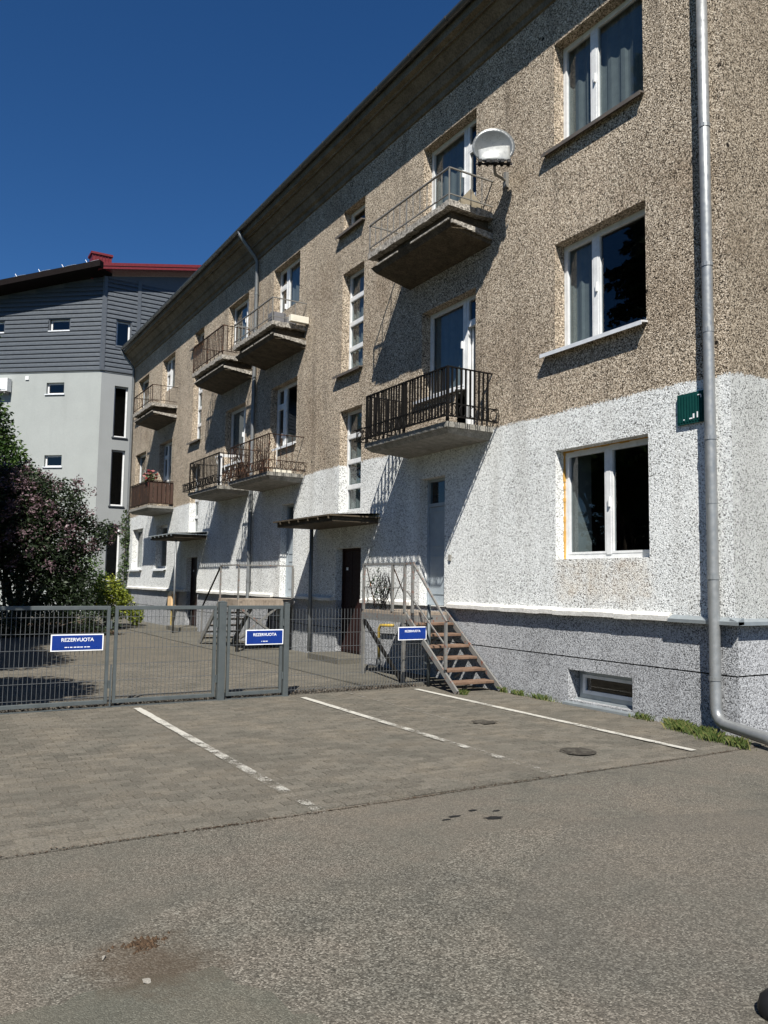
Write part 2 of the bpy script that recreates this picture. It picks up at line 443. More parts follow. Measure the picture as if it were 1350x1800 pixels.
class MB:
    """collects world-space geometry for one mesh object"""
    def __init__(s): s.v = []; s.f = []
    def add(s, vs, fs):
        b = len(s.v); s.v += [tuple(v) for v in vs]; s.f += [tuple(i + b for i in f) for f in fs]; return s
    def box(s, x0, x1, y0, y1, z0, z1):
        return s.add([(x0, y0, z0), (x1, y0, z0), (x1, y1, z0), (x0, y1, z0), (x0, y0, z1), (x1, y0, z1), (x1, y1, z1), (x0, y1, z1)],
                     [(0, 3, 2, 1), (4, 5, 6, 7), (0, 1, 5, 4), (1, 2, 6, 5), (2, 3, 7, 6), (3, 0, 4, 7)])
    def quad(s, a, b, c, d): return s.add([a, b, c, d], [(0, 1, 2, 3)])
    def tube(s, pts, r, n=8, caps=True):
        pts = [Vector(p) for p in pts]
        rr = r if isinstance(r, (list, tuple)) else [r] * len(pts)
        rings = []; up = None
        for i, p in enumerate(pts):
            d = (pts[min(i + 1, len(pts) - 1)] - pts[max(i - 1, 0)]).normalized()
            if up is None:
                up = Vector((0, 0, 1)) if abs(d.z) < 0.9 else Vector((1, 0, 0))
            a = d.cross(up)
            if a.length < 1e-4: a = d.cross(Vector((0, 1, 0)))
            a.normalize(); b = a.cross(d).normalized(); up = b
            rings.append([p + (a * math.cos(2 * math.pi * k / n) + b * math.sin(2 * math.pi * k / n)) * rr[i] for k in range(n)])
        fs = []
        for i in range(len(pts) - 1):
            for k in range(n):
                k2 = (k + 1) % n
                fs.append((i * n + k, i * n + k2, (i + 1) * n + k2, (i + 1) * n + k))
        if caps:
            fs.append(tuple(range(n))[::-1]); fs.append(tuple((len(pts) - 1) * n + k for k in range(n)))
        return s.add([v for r_ in rings for v in r_], fs)
    def bar(s, p, q, w, h=None):
        h = h or w
        p = Vector(p); q = Vector(q); d = (q - p).normalized()
        a = d.cross(Vector((0, 0, 1)))
        if a.length < 1e-3: a = Vector((1, 0, 0))
        a.normalize(); b = a.cross(d)
        vs = [o + a * (w / 2 * i) + b * (h / 2 * j) for o in (p, q) for i, j in ((-1, -1), (1, -1), (1, 1), (-1, 1))]
        return s.add(vs, [(0, 1, 2, 3), (7, 6, 5, 4), (0, 4, 5, 1), (1, 5, 6, 2), (2, 6, 7, 3), (3, 7, 4, 0)])
    def prism_y(s, prof, y0, y1):
        n = len(prof)
        vs = [(x, y0, z) for x, z in prof] + [(x, y1, z) for x, z in prof]
        fs = [(i, (i + 1) % n, n + (i + 1) % n, n + i) for i in range(n)] + [tuple(range(n))[::-1], tuple(range(n, 2 * n))]
        return s.add(vs, fs)
    def build(s, name, mat, parent=None, smooth=False, base=None, kind=None, bevel=0):
        a = np.array(s.v, dtype=float)
        if base is None:
            base = ((a[:, 0].min() + a[:, 0].max()) / 2, (a[:, 1].min() + a[:, 1].max()) / 2, a[:, 2].min())
        a -= np.array(base)
        me = bpy.data.meshes.new(name)
        me.from_pydata(a.tolist(), [], s.f)
        me.materials.append(M[mat] if isinstance(mat, str) else mat)
        if smooth: me.polygons.foreach_set('use_smooth', [True] * len(me.polygons))
        me.update()
        o = _link(name, me, parent, base)
        if kind: o['kind'] = kind
        if bevel:
            bv = o.modifiers.new('bevel', 'BEVEL'); bv.width = bevel; bv.segments = 2; bv.limit_method = 'ANGLE'
        return o

def fix(o):
    import bmesh
    bm = bmesh.new(); bm.from_mesh(o.data); bmesh.ops.recalc_face_normals(bm, faces=bm.faces); bm.to_mesh(o.data); bm.free(); return o

def box(name, mat, parent, *b, bevel=0): return MB().box(*b).build(name, mat, parent, bevel=bevel)
def inst(name, me, parent, loc): return _link(name, me, parent, loc)

def text_mesh(name, body, size, mat, parent, loc, rot):
    cu = bpy.data.curves.new(name, 'FONT'); cu.body = body; cu.size = size; cu.extrude = 0.0008
    cu.align_x = 'CENTER'; cu.align_y = 'CENTER'; cu.offset = size * 0.012
    tmp = bpy.data.objects.new('tmp', cu); COL.objects.link(tmp)
    me = bpy.data.meshes.new_from_object(tmp.evaluated_get(bpy.context.evaluated_depsgraph_get()))
    bpy.data.objects.remove(tmp)
    me.materials.clear(); me.materials.append(M[mat])
    o = _link(name, me, parent, loc); o.rotation_euler = rot
    return o

# ------------------------------------------------------------------ ground
FY0 = 10.74
ROUGH = [(0.78, 3.77), (1.02, 3.96), (1.28, 4.2), (1.63, 4.16), (1.94, 3.99), (2.23, 3.89), (2.57, 3.86), (3.01, 4.14), (3.42, 4.38), (3.89, 4.3), (4.42, 4.05), (4.65, 3.65), (4.74, 3.22), (7.5, 2.0), (7.5, -2.0), (-1.2, -2.0), (-0.6, 2.6), (0.2, 3.2)]
SMOOTH = [(0.42, 3.43), (0.68, 3.45), (0.95, 3.49), (1.22, 3.44), (1.35, 3.12), (1.42, 2.89), (1.6, 2.4), (0.9, 1.2), (-1.2, 1.5), (-0.6, 2.9)]
g = MB().quad((-250, -150, 0), (250, -150, 0), (250, 350, 0), (-250, 350, 0)).build('ground', 'asphalt', base=(0, 0, 0))
g['kind'] = 'structure'
yard = MB().quad((-12, 16.0, 0.006), (6.3, 16.0, 0.006), (6.3, 36.5, 0.006), (-12, 36.5, 0.006)).build('courtyard_paving', 'paver_far')
yard['kind'] = 'structure'
apron = MB()
for i in range(12):
    y0 = 11.0 + i * 1.95
    apron.box(6.36 + random.uniform(-.01, .01), 7.99, y0, y0 + 1.93, 0.0, 0.022 + random.uniform(0, .008))
apron = apron.build('concrete_apron', 'apron'); apron['kind'] = 'structure'
bed = MB().quad((-12, 22.6, 0.03), (5.6, 24.3, 0.03), (6.4, 33.5, 0.03), (-12, 34, 0.03)).build('planting_bed', 'earth'); bed['kind'] = 'structure'

def patch(name, mat, pts, z, jit=.010):
    from mathutils.geometry import tessellate_polygon
    ring = []
    for (a, b) in zip(pts, pts[1:] + pts[:1]):
        L = math.hypot(b[0] - a[0], b[1] - a[1]); n = max(1, int(L / .045)); nx, ny = -(b[1] - a[1]) / L, (b[0] - a[0]) / L
        for k in range(n):
            u = k / n; d = random.gauss(0, jit) + .02 * math.sin(k * .9 + a[0])
            ring.append((a[0] + (b[0] - a[0]) * u + nx * d, a[1] + (b[1] - a[1]) * u + ny * d, z))
    tri = tessellate_polygon([[Vector(p) for p in ring]]); n = len(ring); m = MB()
    m.add(ring + [(x, y, 0.0005) for x, y, _ in ring], [tuple(t) for t in tri] + [(i, n + i, n + (i + 1) % n, (i + 1) % n) for i in range(n)])
    o = fix(m.build(name, mat, base=(0, 0, 0))); o['kind'] = 'structure'; return o
patch('worn_asphalt', 'asphalt_rough', ROUGH, .0045)
patch('asphalt_patch', 'asphalt_smooth', SMOOTH, .0085, .006)
seam = MB(); y = 7.9
while y < 10.6:
    dy = random.uniform(.05, .16); w = random.uniform(.006, .014)
    if random.random() < .7: seam.quad((5.74 - w, y, .0215), (5.74 + w, y, .0215), (5.74 + w, y + dy, .0215), (5.74 - w, y + dy, .0215))
    y += dy
seam = seam.build('paving_seam', 'stone'); seam['kind'] = 'structure'

# parking bay of paving blocks: the 300 nearest as pieces, the others joined
pav = MB().quad((-6, 5.32, 0.003), (7.99, 5.32, 0.003), (7.99, 16.0, 0.003), (-6, 16.0, 0.003)).build('parking_pavement', 'castiron')
pav.data.materials.clear(); pav.data.materials.append(M['asphalt'])
pav['kind'] = 'structure'
def paver_mesh():
    m = MB(); L, W, b = 0.0974, 0.0474, 0.003
    vs = [(-L, -W, -.012), (L, -W, -.012), (L, W, -.012), (-L, W, -.012), (-L + b, -W + b, 0), (L - b, -W + b, 0), (L - b, W - b, 0), (-L + b, W - b, 0)]
    return vs, [(4, 5, 6, 7), (0, 1, 5, 4), (1, 2, 6, 5), (2, 3, 7, 6), (3, 0, 4, 7)]
PV, PF = paver_mesh()
pme = bpy.data.meshes.new('paving_block'); pme.from_pydata(PV, [], PF); pme.materials.append(M['paver'])
cells = []
ny = int((16.0 - 5.36) / 0.1)
for j in range(ny):
    y = 5.40 + j * 0.1
    for i in range(-34, 41):
        x = i * 0.2 + (0.1 if j % 2 else 0) + 0.005
        if x > (7.9 if y < 10.8 else 6.25) or x < -0.3 + 0.05 * (y - 5) - (0 if y < 10 else 1.5): continue
        if any((x - cx) ** 2 + (y - cy) ** 2 < r * r for cx, cy, r in ((5.83, 5.98, .20), (6.03, 7.74, .17))): continue
        cells.append((x, y))
cells.sort(key=lambda c: (c[0] * 0.51 + c[1] * 0.856) + abs((c[0] * 0.858 - c[1] * 0.513) / (c[0] * 0.51 + c[1] * 0.856)) * 2.0)
rest = MB()
for k, (x, y) in enumerate(cells):
    z = 0.013 + random.uniform(-.0015, .002) + 0.006 * math.sin(x * 1.3) * math.sin(y * 0.9)
    if k < 300:
        o = inst('paving_block', pme, pav, (x, y, z)); o.rotation_euler = (random.uniform(-.006, .006), random.uniform(-.006, .006), random.uniform(-.02, .02))
    else:
        tx, ty = random.uniform(-.007, .007), random.uniform(-.007, .007)
        rest.add([(x + a + random.uniform(-.0015, .0015), y + b, max(0.004, z + c + a * tx + b * ty) if c == 0 else 0.0035) for a, b, c in PV], PF)
rest.build('paving_blocks_beyond', 'paver', pav, kind='stuff')

# worn white bay lines
for X, y0, y1, lab in ((2.66, 5.22, 10.46, 'worn white parking line below the middle of the double gate'),
                       (4.94, 5.37, 10.42, 'white parking line leading up to the small gate post'),
                       (6.88, 5.45, 10.50, 'unbroken white parking line ending beside the wooden stairs')):
    m = MB(); n = 26
    for k in range(n):
        a = y0 + (y1 - y0) * k / n; b = y0 + (y1 - y0) * (k + 1) / n
        w0 = 0.047 + random.uniform(-.004, .004); 
        m.quad((X - w0, a, 0.0235), (X + w0, a, 0.0235), (X + w0, b, 0.0235), (X - w0, b, 0.0235))
    tag(m.build('parking_line', 'linepaint'), lab, 'road marking', 'white parking bay lines')

# manhole covers
def manhole(x, y, r, lab):
    t = thing('manhole_cover', (x, y, 0), lab, 'manhole cover', 'manhole covers')
    def ring(r0, r1, z, n=28):
        m = MB()
        for k in range(n):
            a, b = 2 * math.pi * k / n, 2 * math.pi * (k + 1) / n
            m.quad((x + r0 * math.cos(a), y + r0 * math.sin(a), z), (x + r1 * math.cos(a), y + r1 * math.sin(a), z), (x + r1 * math.cos(b), y + r1 * math.sin(b), z), (x + r0 * math.cos(b), y + r0 * math.sin(b), z))
        return m
    ring(r * .86, r * 1.05, 0.016).build('frame_ring', 'castiron', t)
    m = ring(0.0001, r * .85, 0.011)
    for k in range(-4, 5):
        hw = math.sqrt(max(0.01, (r * .8) ** 2 - (k * r * .18) ** 2))
        m.box(x - hw, x + hw, y + k * r * .18 - .012, y + k * r * .18 + .012, .010, .018)
    m.build('lid', 'castiron', t)
manhole(5.83, 5.98, 0.17, 'round iron manhole cover between the two right parking lines, nearer one')
manhole(6.03, 7.74, 0.14, 'small dark drain cover in front of the stairs, farther one')

# earth collected along the edge of the asphalt, leaf litter under the fence
m = MB()
for k in range(3400):
    x = random.uniform(-3, 7.9); dens = .5 + .5 * math.sin(x * 2.3) * math.sin(x * 5.1 + 1)
    if random.random() > .25 + .75 * dens: continue
    y = 5.318 + .012 * math.sin(x * 1.7) + random.gauss(0, .011); s_ = random.uniform(.003, .011); a = random.uniform(0, 6.28)
    ca, sa = math.cos(a) * s_, math.sin(a) * s_ * .8; z0 = .0135 if y > 5.345 else .006
    m.quad((x - ca, y - sa, z0), (x + sa * .7, y - ca * .6, z0 + .001), (x + ca, y + sa, z0 + .003), (x - sa * .7, y + ca * .6, z0 + .002))
o = m.build('earth_seam', 'earth', kind='stuff'); o['label'] = 'broken line of earth along the joint of asphalt and paving'; o['category'] = 'dirt'
m = MB()
for k in range(2600):
    x = random.uniform(.6, 7.1); y = FY0 + abs(random.gauss(0, .16)) + .02 * math.sin(x * 3); s_ = random.uniform(.006, .022); a = random.uniform(0, 6.28)
    ca, sa = math.cos(a) * s_, math.sin(a) * s_; z0 = .0245; z1 = z0 + random.uniform(0, .02)
    m.quad((x - ca, y - sa, z0), (x + sa * .5, y - ca * .5, z0 + .001), (x + ca, y + sa, z1), (x - sa * .5, y + ca * .5, z1 + .002))
o = m.build('leaf_litter', 'litter', kind='stuff'); o['label'] = 'dark leaf litter blown along the foot of the fence'; o['category'] = 'litter'

# tar blotches and dirt
def blotch(x, y, rx, ry, name, mat, lab, cat, grp=None, hgt=0.006, n=18):
    m = MB(); ring = []
    for k in range(n):
        a = 2 * math.pi * k / n; rr = random.uniform(.6, 1.1)
        ring.append((x + rx * rr * math.cos(a), y + ry * rr * math.sin(a), 0.002))
    inner = [(x + (p[0] - x) * .6, y + (p[1] - y) * .6, hgt) for p in ring]
    fs = [(k, (k + 1) % n, n + (k + 1) % n, n + k) for k in range(n)] + [tuple(range(n, 2 * n))]
    m.add(ring + inner, fs)
    return tag(m.build(name, mat), lab, cat, grp)
blotch(3.69, 4.62, .085, .05, 'tar_spot', 'tar', 'largest black tar spot on the asphalt before the bays', 'tar spot', 'tar spots')
for dx, dy, r, w_ in ((-.32, .12, .03, 'leftmost tiny black tar fleck behind the largest tar spot'), (-.22, .16, .04, 'second tiny black tar fleck from the left, behind the largest tar spot'), (-.02, .22, .035, 'farthest tiny black tar fleck, straight behind the largest tar spot'), (.13, .13, .03, 'rightmost tiny black tar fleck, right of the largest tar spot')):
    blotch(3.69 + dx, 4.62 + dy, r * 1.3, r * .6, 'tar_spot', 'tar', w_, 'tar spot', 'tar spots', .005)
m = MB()
for k in range(520):
    a = random.uniform(0, 6.28); rr = abs(random.gauss(0, .5))
    x, y = 1.04 + .11 * rr * math.cos(a) * (1 + .4 * math.sin(3 * a)), 3.80 + .09 * rr * math.sin(a); s = random.choice((.002, .003, .004, .006, .011)) * random.uniform(.7, 1.3)
    z = 0.001 + .014 * max(0, 1 - rr) * random.random()
    m.add([(x - s, y, z), (x + s * .3, y - s, z), (x + s, y + s * .5, z), (x, y + s * .2, z + s * 1.1)], [(0, 1, 3), (1, 2, 3), (2, 0, 3)])
tag(m.build('earth_heap', 'earth', kind='stuff'), 'little heap of rust brown earth on the foreground asphalt', 'dirt')
for i, (x, y, s) in enumerate(((0.84, 3.74, .028), (0.97, 3.45, .032), (1.27, 4.06, .02))):
    m = MB(); ps = [(x + s * random.uniform(-1, 1), y + s * .8 * random.uniform(-1, 1), s * .6 * random.random() + .001) for _ in range(8)]
    import bmesh
    bm = bmesh.new(); [bm.verts.new(p) for p in ps]; bmesh.ops.convex_hull(bm, input=bm.verts)
    me = bpy.data.meshes.new('pebble'); bm.to_mesh(me); bm.free(); me.materials.append(M['stone'])
    tag(_link('pebble', me, None, (0, 0, 0)), ('pale pebble left of the brown earth heap', 'pale pebble in front of the brown earth heap', 'pale pebble behind and right of the brown earth heap')[i], 'pebble', 'loose pebbles')

# ------------------------------------------------------------------ the long apartment house
D = 8.0; YC, YE = 5.75, 34.0; ZT = 10.75
B = thing('apartment_building', (D, 20, 0), 'three storey house with tan pebble render above a whitewashed ground floor', 'building')
MIR = 40.2
HOLES = []; WINS = []
def win(y0, y1, z0, z1, cols=None, rows=None, **kw):
    HOLES.append((y0, y1, z0, z1)); WINS.append((y0, y1, z0, z1, cols or [], rows or [], kw))
win(6.94, 8.62, 2.0, 3.56, [7.78], foam=True, w=.062, name='ground')
win(6.94, 8.62, 5.03, 6.62, [7.98], sill='white_sill', sd=.11, curtain=(7.98, 8.6))
win(6.94, 8.62, 8.10, 9.72, [7.98], sill='dark_sill', curtain=(6.96, 8.6))
for side in (0, 1):
    f = (lambda a, b: (a, b)) if side == 0 else (lambda a, b: (MIR - b, MIR - a))
    y0, y1 = f(14.36, 15.32)
    win(y0, y1, 9.28, 9.78, sill='dark_sill', sd=.1)
    win(y0, y1, 6.12, 8.36, [], [6.68, 7.24, 7.80], sill='dark_sill', sd=.1, curtain=(y0 + .4, y1))
    win(y0, y1, 3.10, 5.30, [], [3.65, 4.2, 4.75], curtain=(y0 + .5, y1))
for z0 in (2.0, 5.03, 8.1):
    win(31.6, 33.22, z0, z0 + 1.58, [32.2], sill='white_sill' if z0 < 3 else 'dark_sill', sd=.1, curtain=(31.7, 33.1))
win(28.25, 29.7, 2.0, 3.56, [28.8], sill='white_sill', sd=.1)
# balcony fronts: (centre, door on the near side?)
BAL = [(11.33, True), (18.40, False), (21.80, True), (28.87, False)]
for c, nearside in BAL:
    for fl, zf in ((2, 4.13), (3, 7.69)):
        zt = 6.58 if fl == 2 else 9.73
        if nearside:
            dr, wi = (c - .81, c - .30), (c - .30, c + .81)
        else:
            dr, wi = (c + .30, c + .81), (c - .81, c + .30)
        zs = 4.98 if fl == 2 else (8.02 if c < 15 else 8.45)
        win(wi[0], wi[1], zs, zt, sill='white_sill' if fl == 2 else None, sd=.06, curtain=wi if (c, fl) != (18.4, 2) else None)
        win(dr[0], dr[1], zf + .02, zt, [], [zt - .5], door=True, open=(c == 11.33 and fl == 2))
DOORS = [(11.37, 12.14, 1.24, 3.50, 'doorgrey', 'transom'), (17.62, 18.36, 1.24, 3.50, 'doorgrey', 'transom'),
         (14.30, 15.40, 0.16, 2.34, 'doordark', None), (MIR - 15.40, MIR - 14.30, 0.16, 2.34, 'doordark', None)]
for d in DOORS: HOLES.append(d[:4])
HOLES.append((7.27, 8.42, 0.07, 0.48))

def wall_cells(y0, y1, z0, z1, holes):
    ys = sorted({y0, y1, *[h[0] for h in holes], *[h[1] for h in holes]}); zs = sorted({z0, z1, *[h[2] for h in holes], *[h[3] for h in holes]})
    ys = [y for y in ys if y0 <= y <= y1]; zs = [z for z in zs if z0 <= z <= z1]
    for a, b in zip(ys, ys[1:]):
        for c, d in zip(zs, zs[1:]):
            my, mz = (a + b) / 2, (c + d) / 2
            if not any(h[0] < my < h[1] and h[2] < mz < h[3] for h in holes):
                yield a, b, c, d
def front_wall(name, mat, X, z0, z1, YC=YC, YE=YE):
    m = MB()
    for a, b, c, d in wall_cells(YC, YE, z0, z1, HOLES):
        m.quad((X, a, c), (X, a, d), (X, b, d), (X, b, c))
    for h in HOLES:                                     # reveals
        if h[3] <= z0 or h[2] >= z1 or h[1] < YC - .001 or h[0] > YE + .001: continue
        c, d = max(h[2], z0), min(h[3], z1); a, b = h[0], h[1]; Xi = X + .27
        for yy, s in ((a, 1), (b, -1)):
            inside = any(k is not h and abs((k[1] if s == 1 else k[0]) - yy) < 1e-6 and k[2] < (c + d) / 2 < k[3] for k in HOLES)
            if inside or yy < YC - .001 or yy > YE + .001: continue
            q = [(X, yy, c), (Xi, yy, c), (Xi, yy, d), (X, yy, d)]
            m.quad(*(q if s == 1 else q[::-1]))
        if h[0] < YC or h[1] > YE or b <= YC or a >= YE: continue
        if d == h[3]: m.quad((X, a, d), (X, b, d), (Xi, b, d), (Xi, a, d))
        if c == h[2]: m.quad((X, a, c), (Xi, a, c), (Xi, b, c), (X, b, c))
    return m.build(name, mat, B)
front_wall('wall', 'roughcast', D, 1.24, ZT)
PB = [YC, 14.30, 15.40, MIR - 15.40, MIR - 14.30, YE]
for ya, yb in zip(PB[::2], PB[1::2]):
    front_wall('plinth', 'plinth', D + .035, 0.66, 1.24, ya, yb)
    front_wall('plinth', 'plinth', D + .030, -0.05, 0.645, ya, yb)
for ya, yb in zip(PB[::2], PB[1::2]): box('plinth_joint', 'tar', B, D + .05, D + .1, ya + .03, yb - .03, .640, .665)
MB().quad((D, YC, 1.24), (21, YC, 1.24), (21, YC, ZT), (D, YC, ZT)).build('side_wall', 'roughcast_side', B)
MB().quad((D + .035, YC + .035, 0.66), (21, YC + .035, .66), (21, YC + .035, 1.24), (D + .035, YC + .035, 1.24)).quad(
    (D + .03, YC + .03, -.05), (21, YC + .03, -.05), (21, YC + .03, .645), (D + .03, YC + .03, .645)).build('side_plinth', 'plinth', B)
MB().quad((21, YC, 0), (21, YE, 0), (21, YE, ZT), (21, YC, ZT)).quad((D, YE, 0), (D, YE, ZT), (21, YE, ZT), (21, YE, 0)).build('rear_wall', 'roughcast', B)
# floors keep each storey dark
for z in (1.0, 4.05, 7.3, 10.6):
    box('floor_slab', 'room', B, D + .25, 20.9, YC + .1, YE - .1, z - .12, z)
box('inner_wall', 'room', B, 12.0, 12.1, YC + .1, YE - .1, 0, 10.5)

# ledge over the plinth
for k, (a, b) in enumerate(((6.62, 9.2), (9.21, 11.2), (12.35, 14.2), (15.5, 17.3), (18.75, 21.3), (21.31, 24.6), (26.0, 29.9), (29.91, 33.95))):
    m = MB()
    for q in range(int((b - a) / .32) + 1):
        ya, yb = a + (b - a) * q / (int((b - a) / .32) + 1), a + (b - a) * (q + 1) / (int((b - a) / .32) + 1)
        dz = random.uniform(-.006, .006)
        m.prism_y([(D + .02, 1.235), (D - .068, 1.225 + dz), (D - .072, 1.285 + dz), (D - .01, 1.325 + dz), (D + .02, 1.325)], ya, yb)
    fix(m.build('ledge', 'ledge', B))
fix(MB().prism_y([(D + .02, 1.232), (D - .085, 1.222), (D - .088, 1.262), (D - .01, 1.305), (D + .02, 1.305)], YC - .09, 6.61).build('ledge_flashing', 'zinc', B))
fix(MB().add([(D - .08, YC - .09, 1.222), (20.9, YC - .09, 1.222), (20.9, YC - .09, 1.262), (D - .08, YC - .09, 1.262), (D - .08, YC + .02, 1.222), (20.9, YC + .02, 1.222), (20.9, YC + .02, 1.30), (D - .08, YC + .02, 1.30)],
     [(0, 1, 2, 3), (3, 2, 6, 7), (0, 4, 5, 1), (0, 3, 7, 4)]).build('ledge_flashing', 'zinc', B))

# cornice, gutter, roof
CO = [(D + .02, 10.40), (D - .035, 10.42), (D - .045, 10.52), (D - .10, 10.55), (D - .18, 10.72), (D - .20, 10.70), (D - .215, 10.745), (D - .34, 10.86), (D - .36, 10.90), (D - .40, 10.885), (D - .41, 10.915), (D - .50, 10.94), (D - .50, 11.10), (D + .02, 11.12)]
fix(MB().prism_y(CO, YC - .5, YE + .05).build('cornice', 'cornice', B))
gut = MB(); r = .072; gx, gz = D - .575, 11.15
prof = [(gx + r * math.cos(a), gz + r * math.sin(a)) for a in np.linspace(math.pi, 2 * math.pi, 9)]
prof += [(gx + (r - .012) * math.cos(a), gz + .002 + (r - .012) * math.sin(a)) for a in np.linspace(2 * math.pi, math.pi, 9)]
gut.prism_y(prof, YC - .5, YE - .1)
gut = fix(gut.build('gutter', 'gutter', B))
y = YC + .2
while y < YE:
    ring = [(gx + (r + .008) * math.cos(a), gz + (r + .008) * math.sin(a)) for a in np.linspace(math.pi, 2 * math.pi, 9)]
    ring += [(gx + (r + .001) * math.cos(a), gz + (r + .001) * math.sin(a)) for a in np.linspace(2 * math.pi, math.pi, 9)]
    fix(MB().prism_y(ring, y, y + .035).build('gutter_bracket', 'roof', gut))
    y += 1.15
rf = MB().add([(D - .56, YC - .55, 11.20), (D - .56, YE + .05, 11.20), (14.5, YE + .05, 14.0), (14.5, YC - .55, 14.0), (21.5, YC - .55, 11.2), (21.5, YE + .05, 11.2),
               (D - .56, YC - .55, 11.15), (D - .56, YE + .05, 11.15)], [(0, 3, 2, 1), (3, 4, 5, 2), (0, 1, 7, 6)]).build('roof', 'roof', B)
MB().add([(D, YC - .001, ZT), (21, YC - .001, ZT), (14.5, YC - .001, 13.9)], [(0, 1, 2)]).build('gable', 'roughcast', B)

# ---- windows
def window(y0, y1, z0, z1, cols, rows, kw):
    w = kw.get('w', .052) ; Xf = D + .185
    door = kw.get('door')
    fr = MB()
    fr.box(Xf, Xf + .07, y0 + .005, y0 + w, z0, z1).box(Xf, Xf + .07, y1 - w, y1 - .005, z0, z1)
    fr.box(Xf + .001, Xf + .069, y0 + w, y1 - w, z1 - w, z1 - .003).box(Xf + .001, Xf + .069, y0 + w, y1 - w, z0 + .003, z0 + w * 1.2)
    o = fr.build('balcony_door' if door else 'window', 'pvc', B)
    ys = [y0 + w] + cols + [y1 - w]; zs = [z0 + w * 1.2] + rows + [z1 - w]
    for c in cols: box('mullion', 'pvc', o, Xf - .012, Xf + .066, c - .042, c + .042, z0 + w, z1 - w)
    for r_ in rows: box('transom', 'pvc', o, Xf - .008, Xf + .064, y0 + w, y1 - w, r_ - .04, r_ + .04)
    leafopen = kw.get('open')
    for i in range(len(ys) - 1):
        for j in range(len(zs) - 1):
            a = ys[i] + (.042 if i else 0); b = ys[i + 1] - (.042 if i < len(ys) - 2 else 0)
            c = zs[j] + (.04 if j else 0); d = zs[j + 1] - (.04 if j < len(zs) - 2 else 0)
            if leafopen and j == 0: continue
            s = MB(); k = .030 if not rows or door else .012
            s.box(Xf - .006, Xf + .05, a, a + k, c, d).box(Xf - .006, Xf + .05, b - k, b, c, d).box(Xf - .005, Xf + .049, a + k, b - k, c, c + k).box(Xf - .005, Xf + .049, a + k, b - k, d - k, d)
            s.build('sash', 'pvc', o)
            t = random.uniform(-.004, .004)
            MB().quad((Xf + .03 + t, a + k * .5, c + k * .5), (Xf + .03 + t, a + k * .5, d - k * .5), (Xf + .03 - t, b - k * .5, d - k * .5), (Xf + .03 - t, b - k * .5, c + k * .5)).build('pane', 'glass', o)
            if door and j == 0:
                box('door_panel', 'pvc', o, Xf - .002, Xf + .045, a + k, b - k, c + k, c + .62)
    if leafopen:                                        # inward-opened white door leaf
        h = ys[-1]; L = ys[-1] - ys[0]; zt = zs[1] - .04; zb = zs[0]
        q = MB().box(Xf + .08, Xf + .08 + L, h - .06, h, zb, zb + .6)
        q.box(Xf + .08, Xf + .15, h - .06, h, zb + .6, zt).box(Xf + .01 + L, Xf + .08 + L, h - .06, h, zb + .6, zt).box(Xf + .15, Xf + .01 + L, h - .059, h - .001, zt - .07, zt)
        q.build('open_leaf', 'pvc', o)
    # handle
    if not rows or door:
        hy = (cols[0] - .03) if cols else (y0 + w + .03)
        if not leafopen: box('handle', 'pvc', o, Xf - .045, Xf - .007, hy - .012, hy + .012, z0 + (z1 - z0) * .45, z0 + (z1 - z0) * .45 + .13)
    if kw.get('sill'):
        sd = kw.get('sd', .08)
        s = MB().prism_y([(Xf, z0 + .012), (Xf, z0 - .012), (D - sd, z0 - .05), (D - sd - .004, z0 - .085), (D - sd - .012, z0 - .085), (D - sd - .012, z0 - .03)], y0 - .02, y1 + .20 if sd > .05 else y1)
        fix(s.build('sill', kw['sill'], o))
    cu = kw.get('curtain')
    if cu:
        m = MB(); n = max(8, int((cu[1] - cu[0]) / .035)); Xc = Xf + .10
        px = [(Xc + .018 * math.sin(k * 1.05 + random.uniform(-.5, .5)), cu[0] + (cu[1] - cu[0]) * k / n) for k in range(n + 1)]
        for (xa, ya), (xb, yb) in zip(px, px[1:]):
            m.quad((xa, ya, z0 - .1), (xa, ya, z1 + .05), (xb, yb, z1 + .05), (xb, yb, z0 - .1))
        m.build('curtain', 'curtain', o, smooth=True)
    if kw.get('foam'):
        m = MB(); z = z0 - .06
        while z < z1 - .02:
            dz = random.uniform(.04, .09); e = random.uniform(0, .02)
            m.box(Xf - .022 - e, Xf + .05, y1 - .006 - e * .5, y1 + .012, z, z + dz); z += dz
        m.build('foam_strip', 'foam', o)
        m = MB(); y_ = y0
        while y_ < y1 - .05:
            dy = random.uniform(.05, .11); e = random.uniform(0, .012)
            m.box(Xf - .01 - e, Xf + .06, y_, y_ + dy, z1 - .012 - e, z1 + .002); y_ += dy
        m.build('foam_strip', 'foam', o)
        # lighter inner reveal seen through the glass
        box('inner_reveal', 'curtain', o, Xf + .09, Xf + .42, y1 - .10, y1 + .02, z0, z1)
        box('inner_reveal', 'curtain', o, Xf + .09, Xf + .42, y0 - .02, y0 + .04, z0, z1)
    return o
for wv in WINS: window(*wv)

